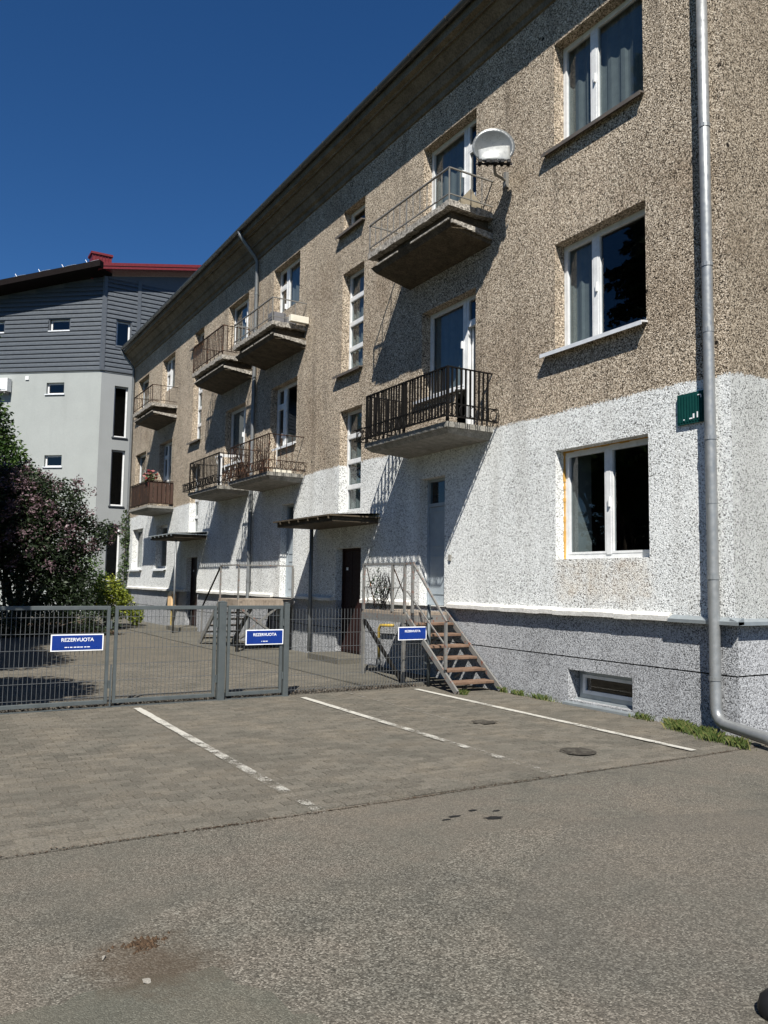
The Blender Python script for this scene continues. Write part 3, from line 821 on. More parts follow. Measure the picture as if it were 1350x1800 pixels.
# basement window
bx = D + .23
o = MB().box(bx, bx + .05, 7.30, 7.36, .08, .47).box(bx, bx + .05, 8.33, 8.40, .08, .47).box(bx, bx + .049, 7.36, 8.33, .41, .47).box(bx, bx + .049, 7.36, 8.33, .08, .15).build('basement_window', 'zinc', B)
MB().box(bx - .01, bx + .03, 7.36, 7.41, .15, .41).box(bx - .01, bx + .03, 8.28, 8.33, .15, .41).box(bx - .009, bx + .029, 7.41, 8.28, .37, .41).box(bx - .009, bx + .029, 7.41, 8.28, .15, .20).build('sash', 'pvc', o)
MB().quad((bx + .02, 7.40, .19), (bx + .02, 7.40, .38), (bx + .02, 8.29, .38), (bx + .02, 8.29, .19)).build('pane', 'glass', o)
fix(MB().prism_y([(bx, .09), (D - .04, .035), (D - .04, .005), (bx, .06)], 7.25, 8.46).build('sill', 'zinc', o))

# ---- doors
for (y0, y1, z0, z1, mt, tr) in DOORS:
    X = D + .16
    fr = MB().box(X, X + .08, y0, y0 + .05, z0, z1).box(X, X + .08, y1 - .05, y1, z0, z1).box(X + .001, X + .079, y0 + .05, y1 - .05, z1 - .05, z1)
    d = fr.build('door', mt, B)
    ztop = z1 - .5 if tr else z1 - .05
    if tr:
        box('transom', mt, d, X, X + .07, y0 + .05, y1 - .05, ztop, ztop + .06)
        MB().quad((X + .04, y0 + .05, ztop + .06), (X + .04, y0 + .05, z1 - .05), (X + .04, y1 - .05, z1 - .05), (X + .04, y1 - .05, ztop + .06)).build('pane', 'glass', d)
        box('door_leaf', mt, d, X + .02, X + .06, y0 + .055, y1 - .055, z0 + .01, ztop - .006)
        for q in (0, 1):
            MB().box(X + .008, X + .021, y0 + .15, y1 - .15, z0 + .2 + q * .85, z0 + .22 + q * .85).box(X + .008, X + .021, y0 + .15, y1 - .15, z0 + .86 + q * .8, z0 + .88 + q * .8).build('door_moulding', mt, d)
    else:
        mid = (y0 + y1) / 2 + .12
        for a, b in ((y0 + .055, mid - .004), (mid + .004, y1 - .055)):
            lf = box('door_leaf', mt, d, X + .02, X + .06, a, b, z0 + .01, ztop - .006)
            n = max(3, int((b - a) / .11))
            for k in range(n): box('door_board', mt, d, X + .010, X + .021, a + (b - a) * k / n + .006, a + (b - a) * (k + 1) / n - .006, z0 + .05, z0 + .98)
        box('house_number', 'signwhite', d, X + .012, X + .0185, mid + .18, mid + .26, 1.88, 1.94)
    box('handle', 'black', d, X - .03, X + .02, y0 + .09, y0 + .12, z0 + 1.0, z0 + 1.14)
box('doorstep', 'apron', B, 7.45, D + .2, 14.15, 15.55, -.01, .15, bevel=.015)
box('doorstep', 'apron', B, 7.45, D + .2, MIR - 15.55, MIR - 14.15, -.01, .15, bevel=.015)
box('doorbell', 'slab_new', B, D - .03, D + .01, 11.16, 11.22, 2.02, 2.12)

# ---- entrance canopies
def canopy(y0, y1, z, metal):
    c = MB().box(6.98, D, y0, y1, z - .15, z - .05).build('entrance_canopy', 'slab_old', B, bevel=.01)
    MB().box(6.90, D, y0 - .06, y1 + .05, z - .048, z - .02).add([(6.90, y0 - .06, z - .018), (6.90, y1 + .05, z - .018), (D, y1 + .05, z + .05), (D, y0 - .06, z + .05)], [(0, 3, 2, 1)]).build('roof_sheet', metal, c)
    k = y0
    while k < y1:
        MB().box(6.895, 6.93, k, k + .02, z - .10, z - .047).build('drip_strip', metal, c); k += .45
    return c
canopy(13.62, 16.22, 2.93, 'slab_old')
canopy(MIR - 16.22, MIR - 13.62, 3.03, 'zinc')
fix(MB().tube([(7.86, 16.32, 2.86), (7.86, 16.32, 1.4), (7.86, 16.32, .1)], .045).build('canopy_drain', 'oldpipe', B, smooth=True))
fix(MB().tube([(7.10, MIR - 16.1, 2.8), (7.10, MIR - 16.1, .02)], .03).build('canopy_post', 'oldpipe', B, smooth=True))

# ---- balconies
def baluster_mesh(h, w, mat):
    m = MB().box(-w / 2, w / 2, -w / 2, w / 2, 0, h); me = bpy.data.meshes.new('baluster'); me.from_pydata(m.v, [], m.f); me.materials.append(M[mat]); return me
XO = 7.10
def balcony(c, fl, mat, gap, top, w=.016, panel=None, skip=0.0):
    y0, y1 = c - 1.28, c + 1.30
    if fl == 3:
        zt = 7.69
        s = MB().box(XO + .15, D, y0 + .15, y1 - .15, 7.40, 7.555).add(
            [(XO + .12, y0 + .12, 7.30), (D, y0 + .06, 7.16), (D, y1 - .06, 7.16), (XO + .12, y1 - .12, 7.30), (XO + .05, y0 + .05, 7.40), (D, y0 + .02, 7.40), (D, y1 - .02, 7.40), (XO + .05, y1 - .05, 7.40)],
            [(0, 3, 2, 1), (0, 1, 5, 4), (3, 0, 4, 7), (2, 3, 7, 6), (4, 5, 6, 7)])
        b = fix(s.build('balcony', 'slab_old', B))
        m = MB()                                            # broken, flaking lip in lumps
        for (pa, pb) in (((XO, y0), (XO, y1)), ((XO, y0), (D, y0)), ((XO, y1), (D, y1))):
            n = 22 if pa[0] == pb[0] else 8
            for k in range(n):
                u0, u1 = k / n, (k + 1) / n; e = random.uniform(0, .014); e2 = random.uniform(0, .03)
                if pa[0] == pb[0]: m.box(XO + e, XO + .14, y0 + (y1 - y0) * u0, y0 + (y1 - y0) * u1, 7.557 + e2, zt - e)
                else:
                    yy = pa[1]; x0 = max(XO + .001, XO + (D - XO) * u0) + (.14 if k == 0 else 0); x1 = XO + (D - XO) * u1
                    if x1 > x0: m.box(x0, x1, min(yy, yy + (.14 if yy == y0 else -.14)) + (e if yy == y0 else 0), max(yy, yy + (.14 if yy == y0 else -.14)) - (e if yy == y1 else 0), 7.557 + e2, zt - e)
        m.build('slab_lip', 'slab_lip', b)
        box('slab_top', 'slab_old', b, XO + .14, D, y0 + .14, y1 - .14, 7.56, zt - .02)
        m = MB()
        for k in range(24):
            if random.random() < .75:
                m.box(XO + .04, XO + .075, y0 + .06 + (y1 - y0 - .12) * k / 24, y0 + .06 + (y1 - y0 - .12) * (k + 1) / 24, 7.385, 7.412)
        for k in range(8):
            m.box(XO + .08 + .82 * k / 8, XO + .08 + .82 * (k + 1) / 8, y0 + .02, y0 + .05, 7.33 - .013 * k, 7.385 - .006 * k)
        m.build('lower_moulding', 'slab_lip', b, kind='stuff')
    else:
        zt = 4.13
        s = MB().box(XO, D, y0, y1, 4.045, zt).add(
            [(XO + .10, y0 + .10, 3.97), (D, y0 + .10, 3.93), (D, y1 - .10, 3.93), (XO + .10, y1 - .10, 3.97), (XO + .02, y0 + .02, 4.043), (D, y0 + .02, 4.043), (D, y1 - .02, 4.043), (XO + .02, y1 - .02, 4.043)],
            [(0, 3, 2, 1), (0, 1, 5, 4), (3, 0, 4, 7), (2, 3, 7, 6)])
        b = fix(s.build('balcony', 'slab_new', B))
    zr = zt + top
    xr, ya, yb = XO + .03, y0 + .03, y1 - .03
    lift = .10
    tr = MB().bar((xr, ya - .012, zr), (xr, yb + .012, zr), .035, .02).bar((xr + .017, ya, zr), (D, ya, zr), .03, .019).bar((xr + .017, yb, zr), (D, yb, zr), .03, .019)
    tr.build('top_rail', mat, b)
    MB().bar((xr, ya, zt + lift), (xr, yb, zt + lift), .022, .016).bar((xr + .011, ya, zt + lift), (D, ya, zt + lift), .02, .015).bar((xr + .011, yb, zt + lift), (D, yb, zt + lift), .02, .015).build('bottom_rail', mat, b)
    me = baluster_mesh(top - .01 - lift, w, mat); mp = baluster_mesh(top - .01, w * 1.7, mat)
    for (x, y) in ((xr, ya), (xr, yb), (xr, (ya + yb) / 2)):
        inst('post', mp, b, (x, y, zt))
    n = int((yb - ya) / gap)
    for k in range(1, n):
        if k * 2 == n or random.random() < skip: continue
        o = inst('baluster', me, b, (xr, ya + (yb - ya) * k / n, zt + lift)); o.rotation_euler = (random.uniform(-.012, .012), random.uniform(-.01, .01), 0)
    n = int((D - xr) / gap)
    for yy in (ya, yb):
        for k in range(1, n):
            if random.random() < skip: continue
            inst('baluster', me, b, (xr + (D - xr) * k / n, yy, zt + lift))
    if panel:
        for (p, q) in (((xr + .02, ya + .02), (xr + .02, yb - .02)), ((xr + .03, ya + .03), (D - .02, ya + .03))):
            n = 14 if p[0] == q[0] else 6
            for k in range(n):
                u0, u1 = k / n + .004, (k + 1) / n - .004
                m = MB()
                if p[0] == q[0]: m.box(p[0], p[0] + .012, p[1] + (q[1] - p[1]) * u0, p[1] + (q[1] - p[1]) * u1, zt + .06, zr - .02)
                else: m.box(p[0] + (q[0] - p[0]) * u0, p[0] + (q[0] - p[0]) * u1, p[1], p[1] + .012, zt + .06, zr - .02)
                m.build('rail_board', panel, b)
    return b
b3 = balcony(11.33, 3, 'grey_iron', .21, .53, .012)
b2 = balcony(11.33, 2, 'black_iron', .082, .87, .024)
balcony(18.40, 3, 'grey_iron', .26, .55, .012)
balcony(18.40, 2, 'brown_iron', .13, .88, .014, skip=.15)
balcony(21.80, 3, 'brown_iron', .12, .80, .018)
balcony(21.80, 2, 'black_iron', .11, .88, .016)
balcony(28.87, 3, 'brown_iron', .24, .62, .013)
balcony(28.87, 2, 'brown_iron', .14, .86, .014, panel='darkwood')
# scrolled flower-box hoops bulging from the foot of the near railing and the far ones
for c, fl, mt, zz in ((11.33, 2, 'black_iron', 4.13), (21.8, 2, 'black_iron', 4.13), (18.4, 2, 'brown_iron', 4.13)):
    y0, y1 = c - 1.28, c + 1.30
    m = MB()
    for zz_ in (.05, .25):
        m.bar((XO - .13, y0 - .14, zz + zz_), (XO - .13, y1 + .14, zz + zz_), .018)
        m.bar((XO - .13, y0 - .14, zz + zz_), (D - .02, y0 - .14, zz + zz_), .018)
        m.bar((XO - .13, y1 + .14, zz + zz_), (D - .02, y1 + .14, zz + zz_), .018)
    def scroll(px_, py_, ax):
        m.tube([(px_ + (0 if ax else .065 * math.cos(a_)), py_ + (.065 * math.cos(a_) if ax else 0), zz + .15 + .085 * math.sin(a_)) for a_ in np.linspace(0, 2 * math.pi, 11)], .008, 4)
    k = y0 - .06
    while k <= y1 + .1:
        scroll(XO - .13, k, True); m.bar((XO - .13, k + .1, zz + .05), (XO - .13, k + .1, zz + .25), .012).bar((XO - .13, k + .1, zz + .05), (XO + .03, k + .1, zz + .10), .012); k += .2
    for yy in (y0 - .14, y1 + .14):
        k = XO
        while k < D - .08: scroll(k, yy, False); m.bar((k + .1, yy, zz + .05), (k + .1, yy, zz + .25), .012); k += .2
    m.build('flower_box_rack', mt, B)

# ---- downpipes
def downpipe(pts, r, mat, brackets, wallx=D):
    o = fix(MB().tube(pts, r, 14).build('downpipe', mat, B, smooth=True))
    for (x, y, z) in brackets:
        m = MB().tube([(x, y, z - .022), (x, y, z + .022)], r + .007, 14)
        m.bar((x, y, z), (wallx + .02, y, z), .02)
        fix(m.build('pipe_clamp', mat, o))
    for z in (2.62, 4.62, 8.75):
        fix(MB().tube([(brackets[0][0], brackets[0][1], z - .03), (brackets[0][0], brackets[0][1], z + .03)], r + .004, 14).build('pipe_joint', mat, o))
    return o
px, py = 7.915, 5.965
downpipe([(px, py, 11.0), (px, py, 6), (px, py, 1.0), (px, py, .30), (px - .006, py - .02, .22), (px - .02, py - .07, .165), (px - .06, py - .16, .14), (px - .24, py - .80, .11), (px - .30, py - 1.0, .10)], .064, 'pipe', [(px, py, z) for z in (.62, 1.75, 3.35, 5.4, 7.1, 9.4)])
for py_, mt in ((20.22, 'oldpipe'), (33.80, 'oldpipe')):
    downpipe([(7.42, py_ + .12, 11.10), (7.44, py_ + .1, 10.98), (7.86, py_, 10.42), (7.915, py_, 10.3), (7.915, py_, 6), (7.915, py_, .35), (7.86, py_, .2), (7.72, py_, .14)], .052, mt, [(7.915, py_, z) for z in (1.6, 3.6, 6.6, 9.4)])

# ------------------------------------------------------------------ things on the wall and balconies
gp = thing('wall_plate', (7.97, 6.27, 3.57), 'small dark green ribbed metal plate beside the near downpipe', 'plate')
MB().box(7.965, 7.995, 6.08, 6.46, 3.575, 3.945).build('plate', 'green', gp)
for k in range(9): box('rib', 'green', gp, 7.957, 7.966, 6.10 + k * .04, 6.118 + k * .04, 3.60, 3.92)
for (a, b, c, d) in ((6.16, 6.175, 3.63, 3.70), (6.21, 6.23, 3.63, 3.685), (6.24, 6.28, 3.625, 3.64), (6.35, 6.365, 3.622, 3.635), (6.115, 6.16, 3.893, 3.903), (6.108, 6.118, 3.86, 3.893)):
    box('painted_glint', 'signwhite', gp, 7.953, 7.9565, a, b, c, d)  # white slivers imitating reflections on the green plate

# satellite dish with a second curved reflector
dc = Vector((7.52, 9.47, 8.34)); dn = Vector((-.52, -.84, .0)).normalized()
du = dn.cross(Vector((0, 0, 1))).normalized() * -1; dv = du.cross(dn).normalized()
if dv.z < 0: dv = -dv
ds = thing('satellite_dish', dc, 'pale grey satellite dish on the wall beside the top balcony', 'satellite dish')
def dishpt(u, v, d): return dc + du * u + dv * v + dn * d
m = MB(); NR, NA = 7, 32; vs = []
for side, off in ((0, 0.0), (1, -.012)):
    for i in range(NR + 1):
        q = i / NR
        for k in range(NA):
            a = 2 * math.pi * k / NA
            vs.append(dishpt(.33 * q * math.cos(a), (.30 if math.sin(a) > 0 else .27) * q * math.sin(a), .085 * q * q + off))
fs = []
for s in (0, 1):
    o0 = s * (NR + 1) * NA
    for i in range(NR):
        for k in range(NA):
            k2 = (k + 1) % NA; f = (o0 + i * NA + k, o0 + i * NA + k2, o0 + (i + 1) * NA + k2, o0 + (i + 1) * NA + k)
            fs.append(f if s == 0 else f[::-1])
for k in range(NA):
    k2 = (k + 1) % NA; fs.append((NR * NA + k, NR * NA + k2, (2 * NR + 1) * NA + k2, (2 * NR + 1) * NA + k))
m.add(vs, fs); fix(m.build('dish', 'dishwhite', ds, smooth=True))
m = MB(); vs = []; nu, nv = 10, 8
for i in range(nu + 1):
    for j in range(nv + 1):
        u = -.24 + .48 * i / nu; q = j / nv
        vs.append(dishpt(u, -.29 + .25 * q + .035 * (u / .24) * q, .24 - .09 * q * q + .02 * q - .04 * (u / .24) ** 2))
fs = [(i * (nv + 1) + j, (i + 1) * (nv + 1) + j, (i + 1) * (nv + 1) + j + 1, i * (nv + 1) + j + 1) for i in range(nu) for j in range(nv)]
m.add(vs, fs); o = m.build('sub_reflector', 'dishlight', ds, smooth=True)
sm = o.modifiers.new('solid', 'SOLIDIFY'); sm.thickness = .008
for u in (-.22, -.10, .02, .12, .22):
    m = MB().bar(dishpt(u, -.30, .12), dishpt(u, -.30, .24), .05, .05).bar(dishpt(u, -.34, .14), dishpt(u, -.28, .14), .03)
    m.build('receiver_head', 'black', ds)
MB().bar(dishpt(-.28, -.31, .15), dishpt(.28, -.31, .15), .025).bar(dishpt(-.05, -.31, .15), dishpt(-.05, -.1, -.01), .03).bar(dishpt(.05, -.31, .15), dishpt(.05, -.1, -.01), .03).build('arm', 'black', ds)
MB().tube([dishpt(0, -.05, -.02), (7.72, 9.66, 8.08), (7.99, 9.70, 8.06)], .024).bar((7.97, 9.70, 7.95), (7.97, 9.70, 8.2), .06).bar(dishpt(0, -.15, -.03), dishpt(0, .12, -.03), .05).build('mount', 'grey_iron', ds)

tag(MB().add([(7.30, 10.14, 7.69), (7.93, 10.16, 7.69), (7.93, 10.42, 7.69), (7.60, 10.13, 8.02), (7.32, 10.2, 7.69), (7.62, 10.2, 8.0)], [(0, 1, 3), (1, 2, 3), (0, 3, 5, 4), (2, 4, 5), (2, 5, 3), (0, 4, 2, 1)]).build('plywood_sheet', 'plywood'),
    'propped grey plywood sheets on the top balcony under the satellite dish', 'board')
t = thing('planter_box', (7.3, 17.35, 7.69), 'pair of grey plastic boxes behind the corner railing of the second top balcony', 'box')
MB().box(7.16, 7.50, 17.22, 17.50, 7.69, 7.93).build('box_body', 'greybox', t, bevel=.01); MB().box(7.52, 7.78, 17.22, 17.5, 7.69, 7.86).build('box_body', 'greybox', t, bevel=.01)
tag(MB().box(7.52, 7.985, 16.98, 17.11, 7.70, 7.86).build('cream_box', 'cream', bevel=.008), 'cream box hung at the wall end of the second top balcony', 'box')
t = thing('drying_rack', (7.6, 20.9, 4.13), 'white folding drying rack on the third middle balcony', 'drying rack')
for k in range(6): MB().bar((7.25, 20.75 + k * .09, 5.0), (7.75, 20.75 + k * .09, 5.02), .012).build('rod', 'pvc', t)
for x, s in ((7.25, .25), (7.75, -.25)):
    for yy in (20.75, 21.2): MB().bar((x, yy, 5.0), (x + s, yy, 4.14), .018).build('leg', 'pvc', t)
tag(MB().box(7.18, 7.24, 20.62, 20.80, 4.16, 5.0).build('white_board', 'pvc'), 'narrow white board leaning in the third middle balcony railing', 'board')
tag(MB().box(7.30, 7.75, 17.25, 17.30, 4.14, 4.24).build('cable_tray', 'cream'), 'pale low box on the floor of the second middle balcony', 'box')

def flower_pot(name, x, y, z, lab, cat, group, pot, fol, flo, sc=1.0, n=220):
    t = thing(name, (x, y, z), lab, cat, group)
    m = MB(); m.tube([(x, y, z), (x, y, z + .18 * sc)], [.07 * sc, .10 * sc], 12); fix(m.build('pot', pot, t, smooth=False))
    leaves('foliage', [(x, y, z + .30 * sc, .17 * sc, .17 * sc, .16 * sc)], n, .05 * sc, fol, t)
    if flo: leaves('blossoms', [(x, y, z + .38 * sc, .2 * sc, .2 * sc, .18 * sc)], n // 2, .055 * sc, flo, t)
    return t

# ------------------------------------------------------------------ foliage
def leaves(name, blobs, n, size, mat, parent, shell=.55, clump=0, kind='stuff', updown=1.0):
    b = np.array(blobs, dtype=float)
    vol = b[:, 3] * b[:, 4] * b[:, 5]
    pick = RNG.choice(len(b), n, p=vol / vol.sum())
    d = RNG.normal(size=(n, 3)); d /= np.linalg.norm(d, axis=1)[:, None]
    rad = shell + (1 - shell) * RNG.random(n) ** .5
    rad *= 1 + .10 * RNG.normal(size=n)
    p = b[pick, :3] + d * rad[:, None] * b[pick, 3:6]
    if clump:
        ncl = max(1, n // clump); cen = p[:ncl]; idx = RNG.integers(0, ncl, n)
        p = cen[idx] + RNG.normal(size=(n, 3)) * (size * 2.1)
    p[:, 2] = np.maximum(p[:, 2], .02)
    a = RNG.normal(size=(n, 3)); a[:, 2] *= .6; a /= np.linalg.norm(a, axis=1)[:, None]
    q = RNG.normal(size=(n, 3)); q -= a * (q * a).sum(1)[:, None]; q /= np.linalg.norm(q, axis=1)[:, None]
    nr = np.cross(a, q)
    s = size * (.6 + .8 * RNG.random(n))[:, None]
    v = np.empty((n, 4, 3))
    v[:, 0] = p - a * s; v[:, 1] = p + q * s * .48 + nr * s * .12; v[:, 2] = p + a * s; v[:, 3] = p - q * s * .48 + nr * s * .12
    base = p.mean(0); base[2] = p[:, 2].min()
    v -= base
    me = bpy.data.meshes.new(name)
    me.vertices.add(n * 4); me.vertices.foreach_set('co', v.reshape(-1))
    me.loops.add(n * 4); me.loops.foreach_set('vertex_index', np.arange(n * 4, dtype=np.int32))
    me.polygons.add(n); me.polygons.foreach_set('loop_start', np.arange(0, n * 4, 4, dtype=np.int32))
    me.update(calc_edges=True); me.validate()
    me.materials.append(M[mat])
    o = _link(name, me, parent, base)
    if kind: o['kind'] = kind
    return o

def trunk(parent, base, tips, r0, name='trunk'):
    m = MB(); base = Vector(base)
    for (tx, ty, tz, r) in tips:
        tip = Vector((tx, ty, tz)); pts = []; rr = []
        for k in range(6):
            u = k / 5; p = base.lerp(tip, u); w = .12 * math.sin(u * 3.1)
            pts.append(p + Vector((random.uniform(-w, w), random.uniform(-w, w), 0))); rr.append(r0 * (1 - u) * r + .012)
        m.tube(pts, rr, 7)
    return fix(m.build(name, 'bark', parent, smooth=True))

def shrub(name, loc, label, cat, blobs, n, size, mat, group=None, flowers=None, r0=.07, clump=0, nt=7, shell=.5):
    t = thing(name, loc, label, cat, group)
    tips = [(b[0] + random.uniform(-.3, .3) * b[3], b[1], b[2] + b[5] * .3, random.uniform(.5, 1)) for b in (blobs * nt)[:nt]]
    trunk(t, loc, tips, r0)
    leaves('crown', blobs, n, size, mat, t, shell, clump)
    if flowers:
        leaves('flowers', [(x, y, z + .06, a * 1.04, b * 1.04, c * 1.04) for x, y, z, a, b, c in flowers[0]], flowers[1], .040, 'flower', t, .92, 34)
    return t
lb = [(2.5, 25.6, 3.1, 1.4, 1.4, 1.4), (3.85, 25.2, 3.75, .85, .9, .8), (3.2, 25.4, 2.5, 1.4, 1.3, 1.1), (2.2, 25.2, 4.3, .8, .8, .55), (3.3, 24.9, 3.3, .7, .6, .5), (4.5, 25.1, 3.35, .5, .5, .35), (4.7, 25.3, 2.8, .75, .7, .55), (5.25, 25.3, 3.0, .45, .45, .38), (1.3, 25.3, 3.3, 1.5, 1.4, 1.5), (4.3, 25.6, 1.9, .7, .7, .7), (3.0, 25.6, 4.2, .9, .9, .7), (3.4, 25.0, 1.3, 1.1, .8, .7), (4.4, 25.0, 1.2, .7, .6, .6)]
shrub('lilac_tree', (2.9, 25.5, 0), 'big lilac with dusty pink blossom behind the gate', 'tree', lb, 42000, .055, 'lilac_leaf', shell=.3, flowers=([q_ for q_ in lb if q_[2] > 2.2], 20000), r0=.09, nt=10)
gb = [(1.9, 28.9, 6.2, 1.1, 1.1, 1.5), (1.2, 28.6, 7.2, 1.2, 1.2, 1.2), (2.6, 28.7, 5.3, .9, .9, .9), (1.4, 28.8, 4.8, 1.4, 1.2, 1.2), (3.2, 28.8, 4.6, .8, .8, .7), (2.3, 28.9, 4.0, 1.2, 1, 1)]
shrub('maple_tree', (1.4, 29, 0), 'green leafy tree rising behind the lilac at the left edge', 'tree', gb, 20000, .08, 'green_leaf', r0=.14, shell=.25)
bb = [(6.1, 28.4, .95, .62, .55, .62), (5.7, 28.5, .85, .5, .5, .5), (6.45, 28.3, .8, .5, .5, .5), (6.1, 28.4, 1.35, .42, .4, .42)]
shrub('golden_bush', (6.1, 28.4, 0), 'yellow green rounded bush at the far end of the yard', 'bush', bb, 4200, .05, 'lime_leaf', r0=.03)
db = [(5.1, 27.6, 1.2, .8, .7, .9), (4.3, 27.4, 1.0, .9, .7, .8), (5.2, 28.2, 1.9, .7, .6, .7)]
shrub('dark_shrub', (4.8, 27.6, 0), 'dark green shrub between the lilac and the golden bush', 'bush', db, 4200, .055, 'green_leaf', r0=.04)
hb = [(x, 24.3 + .3 * math.sin(x * 2), .42, .55, .45, .5) for x in np.arange(0.6, 5.4, .55)]
shrub('low_hedge', (3.0, 24.3, 0), 'low dark hedge along the foot of the lilac', 'hedge', hb, 5200, .05, 'lilac_leaf', r0=.02, nt=9)
sb2 = [(6.95, 28.0, .42, .3, .3, .35), (7.1, 28.6, .35, .25, .3, .3)]
shrub('small_bush', (7.0, 28.2, 0), 'little pale leafed bush in front of the golden bush by the wall', 'bush', sb2, 700, .05, 'lime_leaf', r0=.015)
ib = [(7.85 + .05 * math.sin(z * 3), 33.75 + .1 * math.sin(z * 5), z, .16 + .1 * abs(math.sin(z * 2.3)), .2, .3) for z in np.arange(.3, 4.4, .35)]
t = thing('climbing_ivy', (7.85, 33.75, 0), 'green creeper climbing the far downpipe at the house end', 'ivy'); leaves('foliage', ib, 1500, .055, 'ivy_leaf', t, .3)
fix(MB().tube([(7.84, 33.7, 0), (7.86, 33.8, 1.5), (7.83, 33.7, 3), (7.86, 33.75, 4.3)], [.02, .016, .012, .006], 6).build('stem', 'bark', t))

# trees standing left of the view: they shade the yard and show in the window glass
def spruce(x, y, h, rad, lab):
    t = thing('spruce_tree', (x, y, 0), lab, 'tree')
    fix(MB().tube([(x, y, 0), (x + .03, y, h * .5), (x, y, h)], [.20, .12, .01], 9).build('trunk', 'bark', t))
    P = []
    m = MB(); z = .9
    while z < h - .15:
        L = rad * (1 - z / h) ** .8 + .10; n = 7 + int(5 * L / rad)
        for k in range(n):
            a = random.uniform(0, 6.283); l = L * random.uniform(.7, 1.12)
            tip = (x + l * math.cos(a), y + l * math.sin(a), z - .28 * l + .05)
            m.bar((x, y, z), tip, .02 + .012 * l / rad, .02)
            P.append((x, y, z, tip))
        z += .36
    m.build('boughs', 'bark', t)
    bl = []
    for (bx_, by_, bz_, tp) in P:
        for u in np.linspace(.25, 1.0, 6):
            bl.append((bx_ + (tp[0] - bx_) * u, by_ + (tp[1] - by_) * u, bz_ + (tp[2] - bz_) * u - .05, .16 + .12 * (1 - u), .16 + .12 * (1 - u), .13))
    leaves('crown', bl, 48000, .12, 'needle', t, .2)
spruce(-3.4, 16.8, 19.0, 3.0, 'tall dark spruce left of the yard, seen mirrored in the middle right window')
ab = [(-.9, 9.7, 4.3, 1.4, 1.3, 1.1), (-1.6, 9.4, 4.9, 1.3, 1.2, 1.0), (-.7, 10.6, 4.0, 1.1, 1.0, .8), (-2.2, 9.8, 4.0, 1.2, 1.2, .9)]
shrub('linden_tree', (-1.7, 9.7, 0), 'leafy tree left of the gate shading the yard paving', 'tree', ab, 20000, .10, 'green_leaf', r0=.15, shell=.1)
ab = [(-.75, 14.0, 4.9, 1.4, 1.7, 1.2), (-.6, 15.5, 4.6, 1.4, 1.5, 1.1), (-1.8, 13.6, 4.4, 1.4, 1.4, 1.1), (-1.2, 16.6, 5.4, 1.6, 1.4, 1.3), (-1.0, 18.0, 6.2, 1.8, 1.6, 1.5), (-.6, 19.6, 6.4, 1.8, 1.6, 1.6)]
shrub('linden_tree', (-2.2, 16.4, 0), 'wide leafy tree left of the lilac standing out of the open yard', 'tree', ab, 42000, .10, 'green_leaf', r0=.2, shell=.1)
added_lawn = MB().quad((-250, -150, .004), (-9, -150, .004), (-9, 350, .004), (-250, 350, .004)).build('added_lawn', 'added_lawn', base=(0, 0, 0)); added_lawn['kind'] = 'structure'  # unseen dark ground, added to cut bounce light on the house
for i, (x, y) in enumerate(((-17, 6), (-18, 13), (-16, 21), (-17, 29))):
    ab = [(x, y, 6, 2.8, 2.8, 2.6), (x + .8, y - 1.2, 4.2, 2.2, 2.2, 1.8), (x - .5, y + 1.4, 7.6, 2.0, 2.0, 1.7), (x + .5, y + 1.8, 4.4, 2.0, 2.0, 1.8)]
    shrub('linden_tree', (x, y, 0), 'broad leafy tree across the yard, ' + ('nearest', 'second', 'third', 'farthest')[i] + ' of four', 'tree', ab, 7000, .17, 'green_leaf', r0=.22, group='trees across the yard')

flower_pot('geranium_pot', 7.22, 27.80, 4.72, 'red flowering plant on the wood panelled far balcony', 'plant', None, 'redbox', 'ivy_leaf', 'redflower', 1.15, 130)
for i, (y, lab) in enumerate(((17.9, 'bare twiggy plant on the second middle balcony, nearer one'), (19.1, 'bare twiggy plant on the second middle balcony, farther one'))):
    t = thing('dry_plant', (7.3, y, 4.13), lab, 'plant', 'dry balcony plants')
    m = MB()
    for k in range(26):
        a = random.uniform(0, 6.28); l = random.uniform(.3, .8)
        m.tube([(7.3, y, 4.3), (7.3 + .1 * math.cos(a), y + .1 * math.sin(a), 4.3 + l * .5), (7.3 + .22 * math.cos(a + .4), y + .3 * math.sin(a + .4), 4.3 + l)], [.006, .005, .003], 4)
    m.build('twigs', 'brown_iron', t)
    fix(MB().tube([(7.3, y, 4.13), (7.3, y, 4.33)], [.08, .11], 12).build('pot', 'brown_iron', t))

# grass and weeds at the wall foot
def grass(name, spots, n, h, label):
    V = []; F = []
    for k in range(n):
        x, y, rx, ry = random.choice(spots)
        px_, py_ = x + rx * random.gauss(0, .5), y + ry * random.gauss(0, .5)
        if px_ > D + .02 and py_ > YC: px_ = D + .02 - random.random() * .05
        a = random.uniform(0, 6.28); hh = h * random.uniform(.35, 1.1); w = random.uniform(.003, .007); be = random.uniform(.2, .9) * hh
        dx, dy = math.cos(a), math.sin(a); b = len(V)
        V += [(px_ - dy * w, py_ + dx * w, 0), (px_ + dy * w, py_ - dx * w, 0), (px_ + dx * be * .4, py_ + dy * be * .4, hh * .7), (px_ + dx * be, py_ + dy * be, hh)]
        F += [(b, b + 1, b + 2), (b, b + 2, b + 3)]
    m = MB(); m.v = V; m.f = F
    o = m.build(name, 'grass', kind='stuff'); o['label'] = label; o['category'] = 'grass'
grass('grass', [(7.74, 6.28, .13, .16), (7.70, 6.0, .13, .15), (7.86, 6.45, .08, .14), (7.55, 5.72, .10, .14), (7.5, 5.4, .06, .10)], 1700, .11, 'patch of green grass at the foot of the near downpipe')
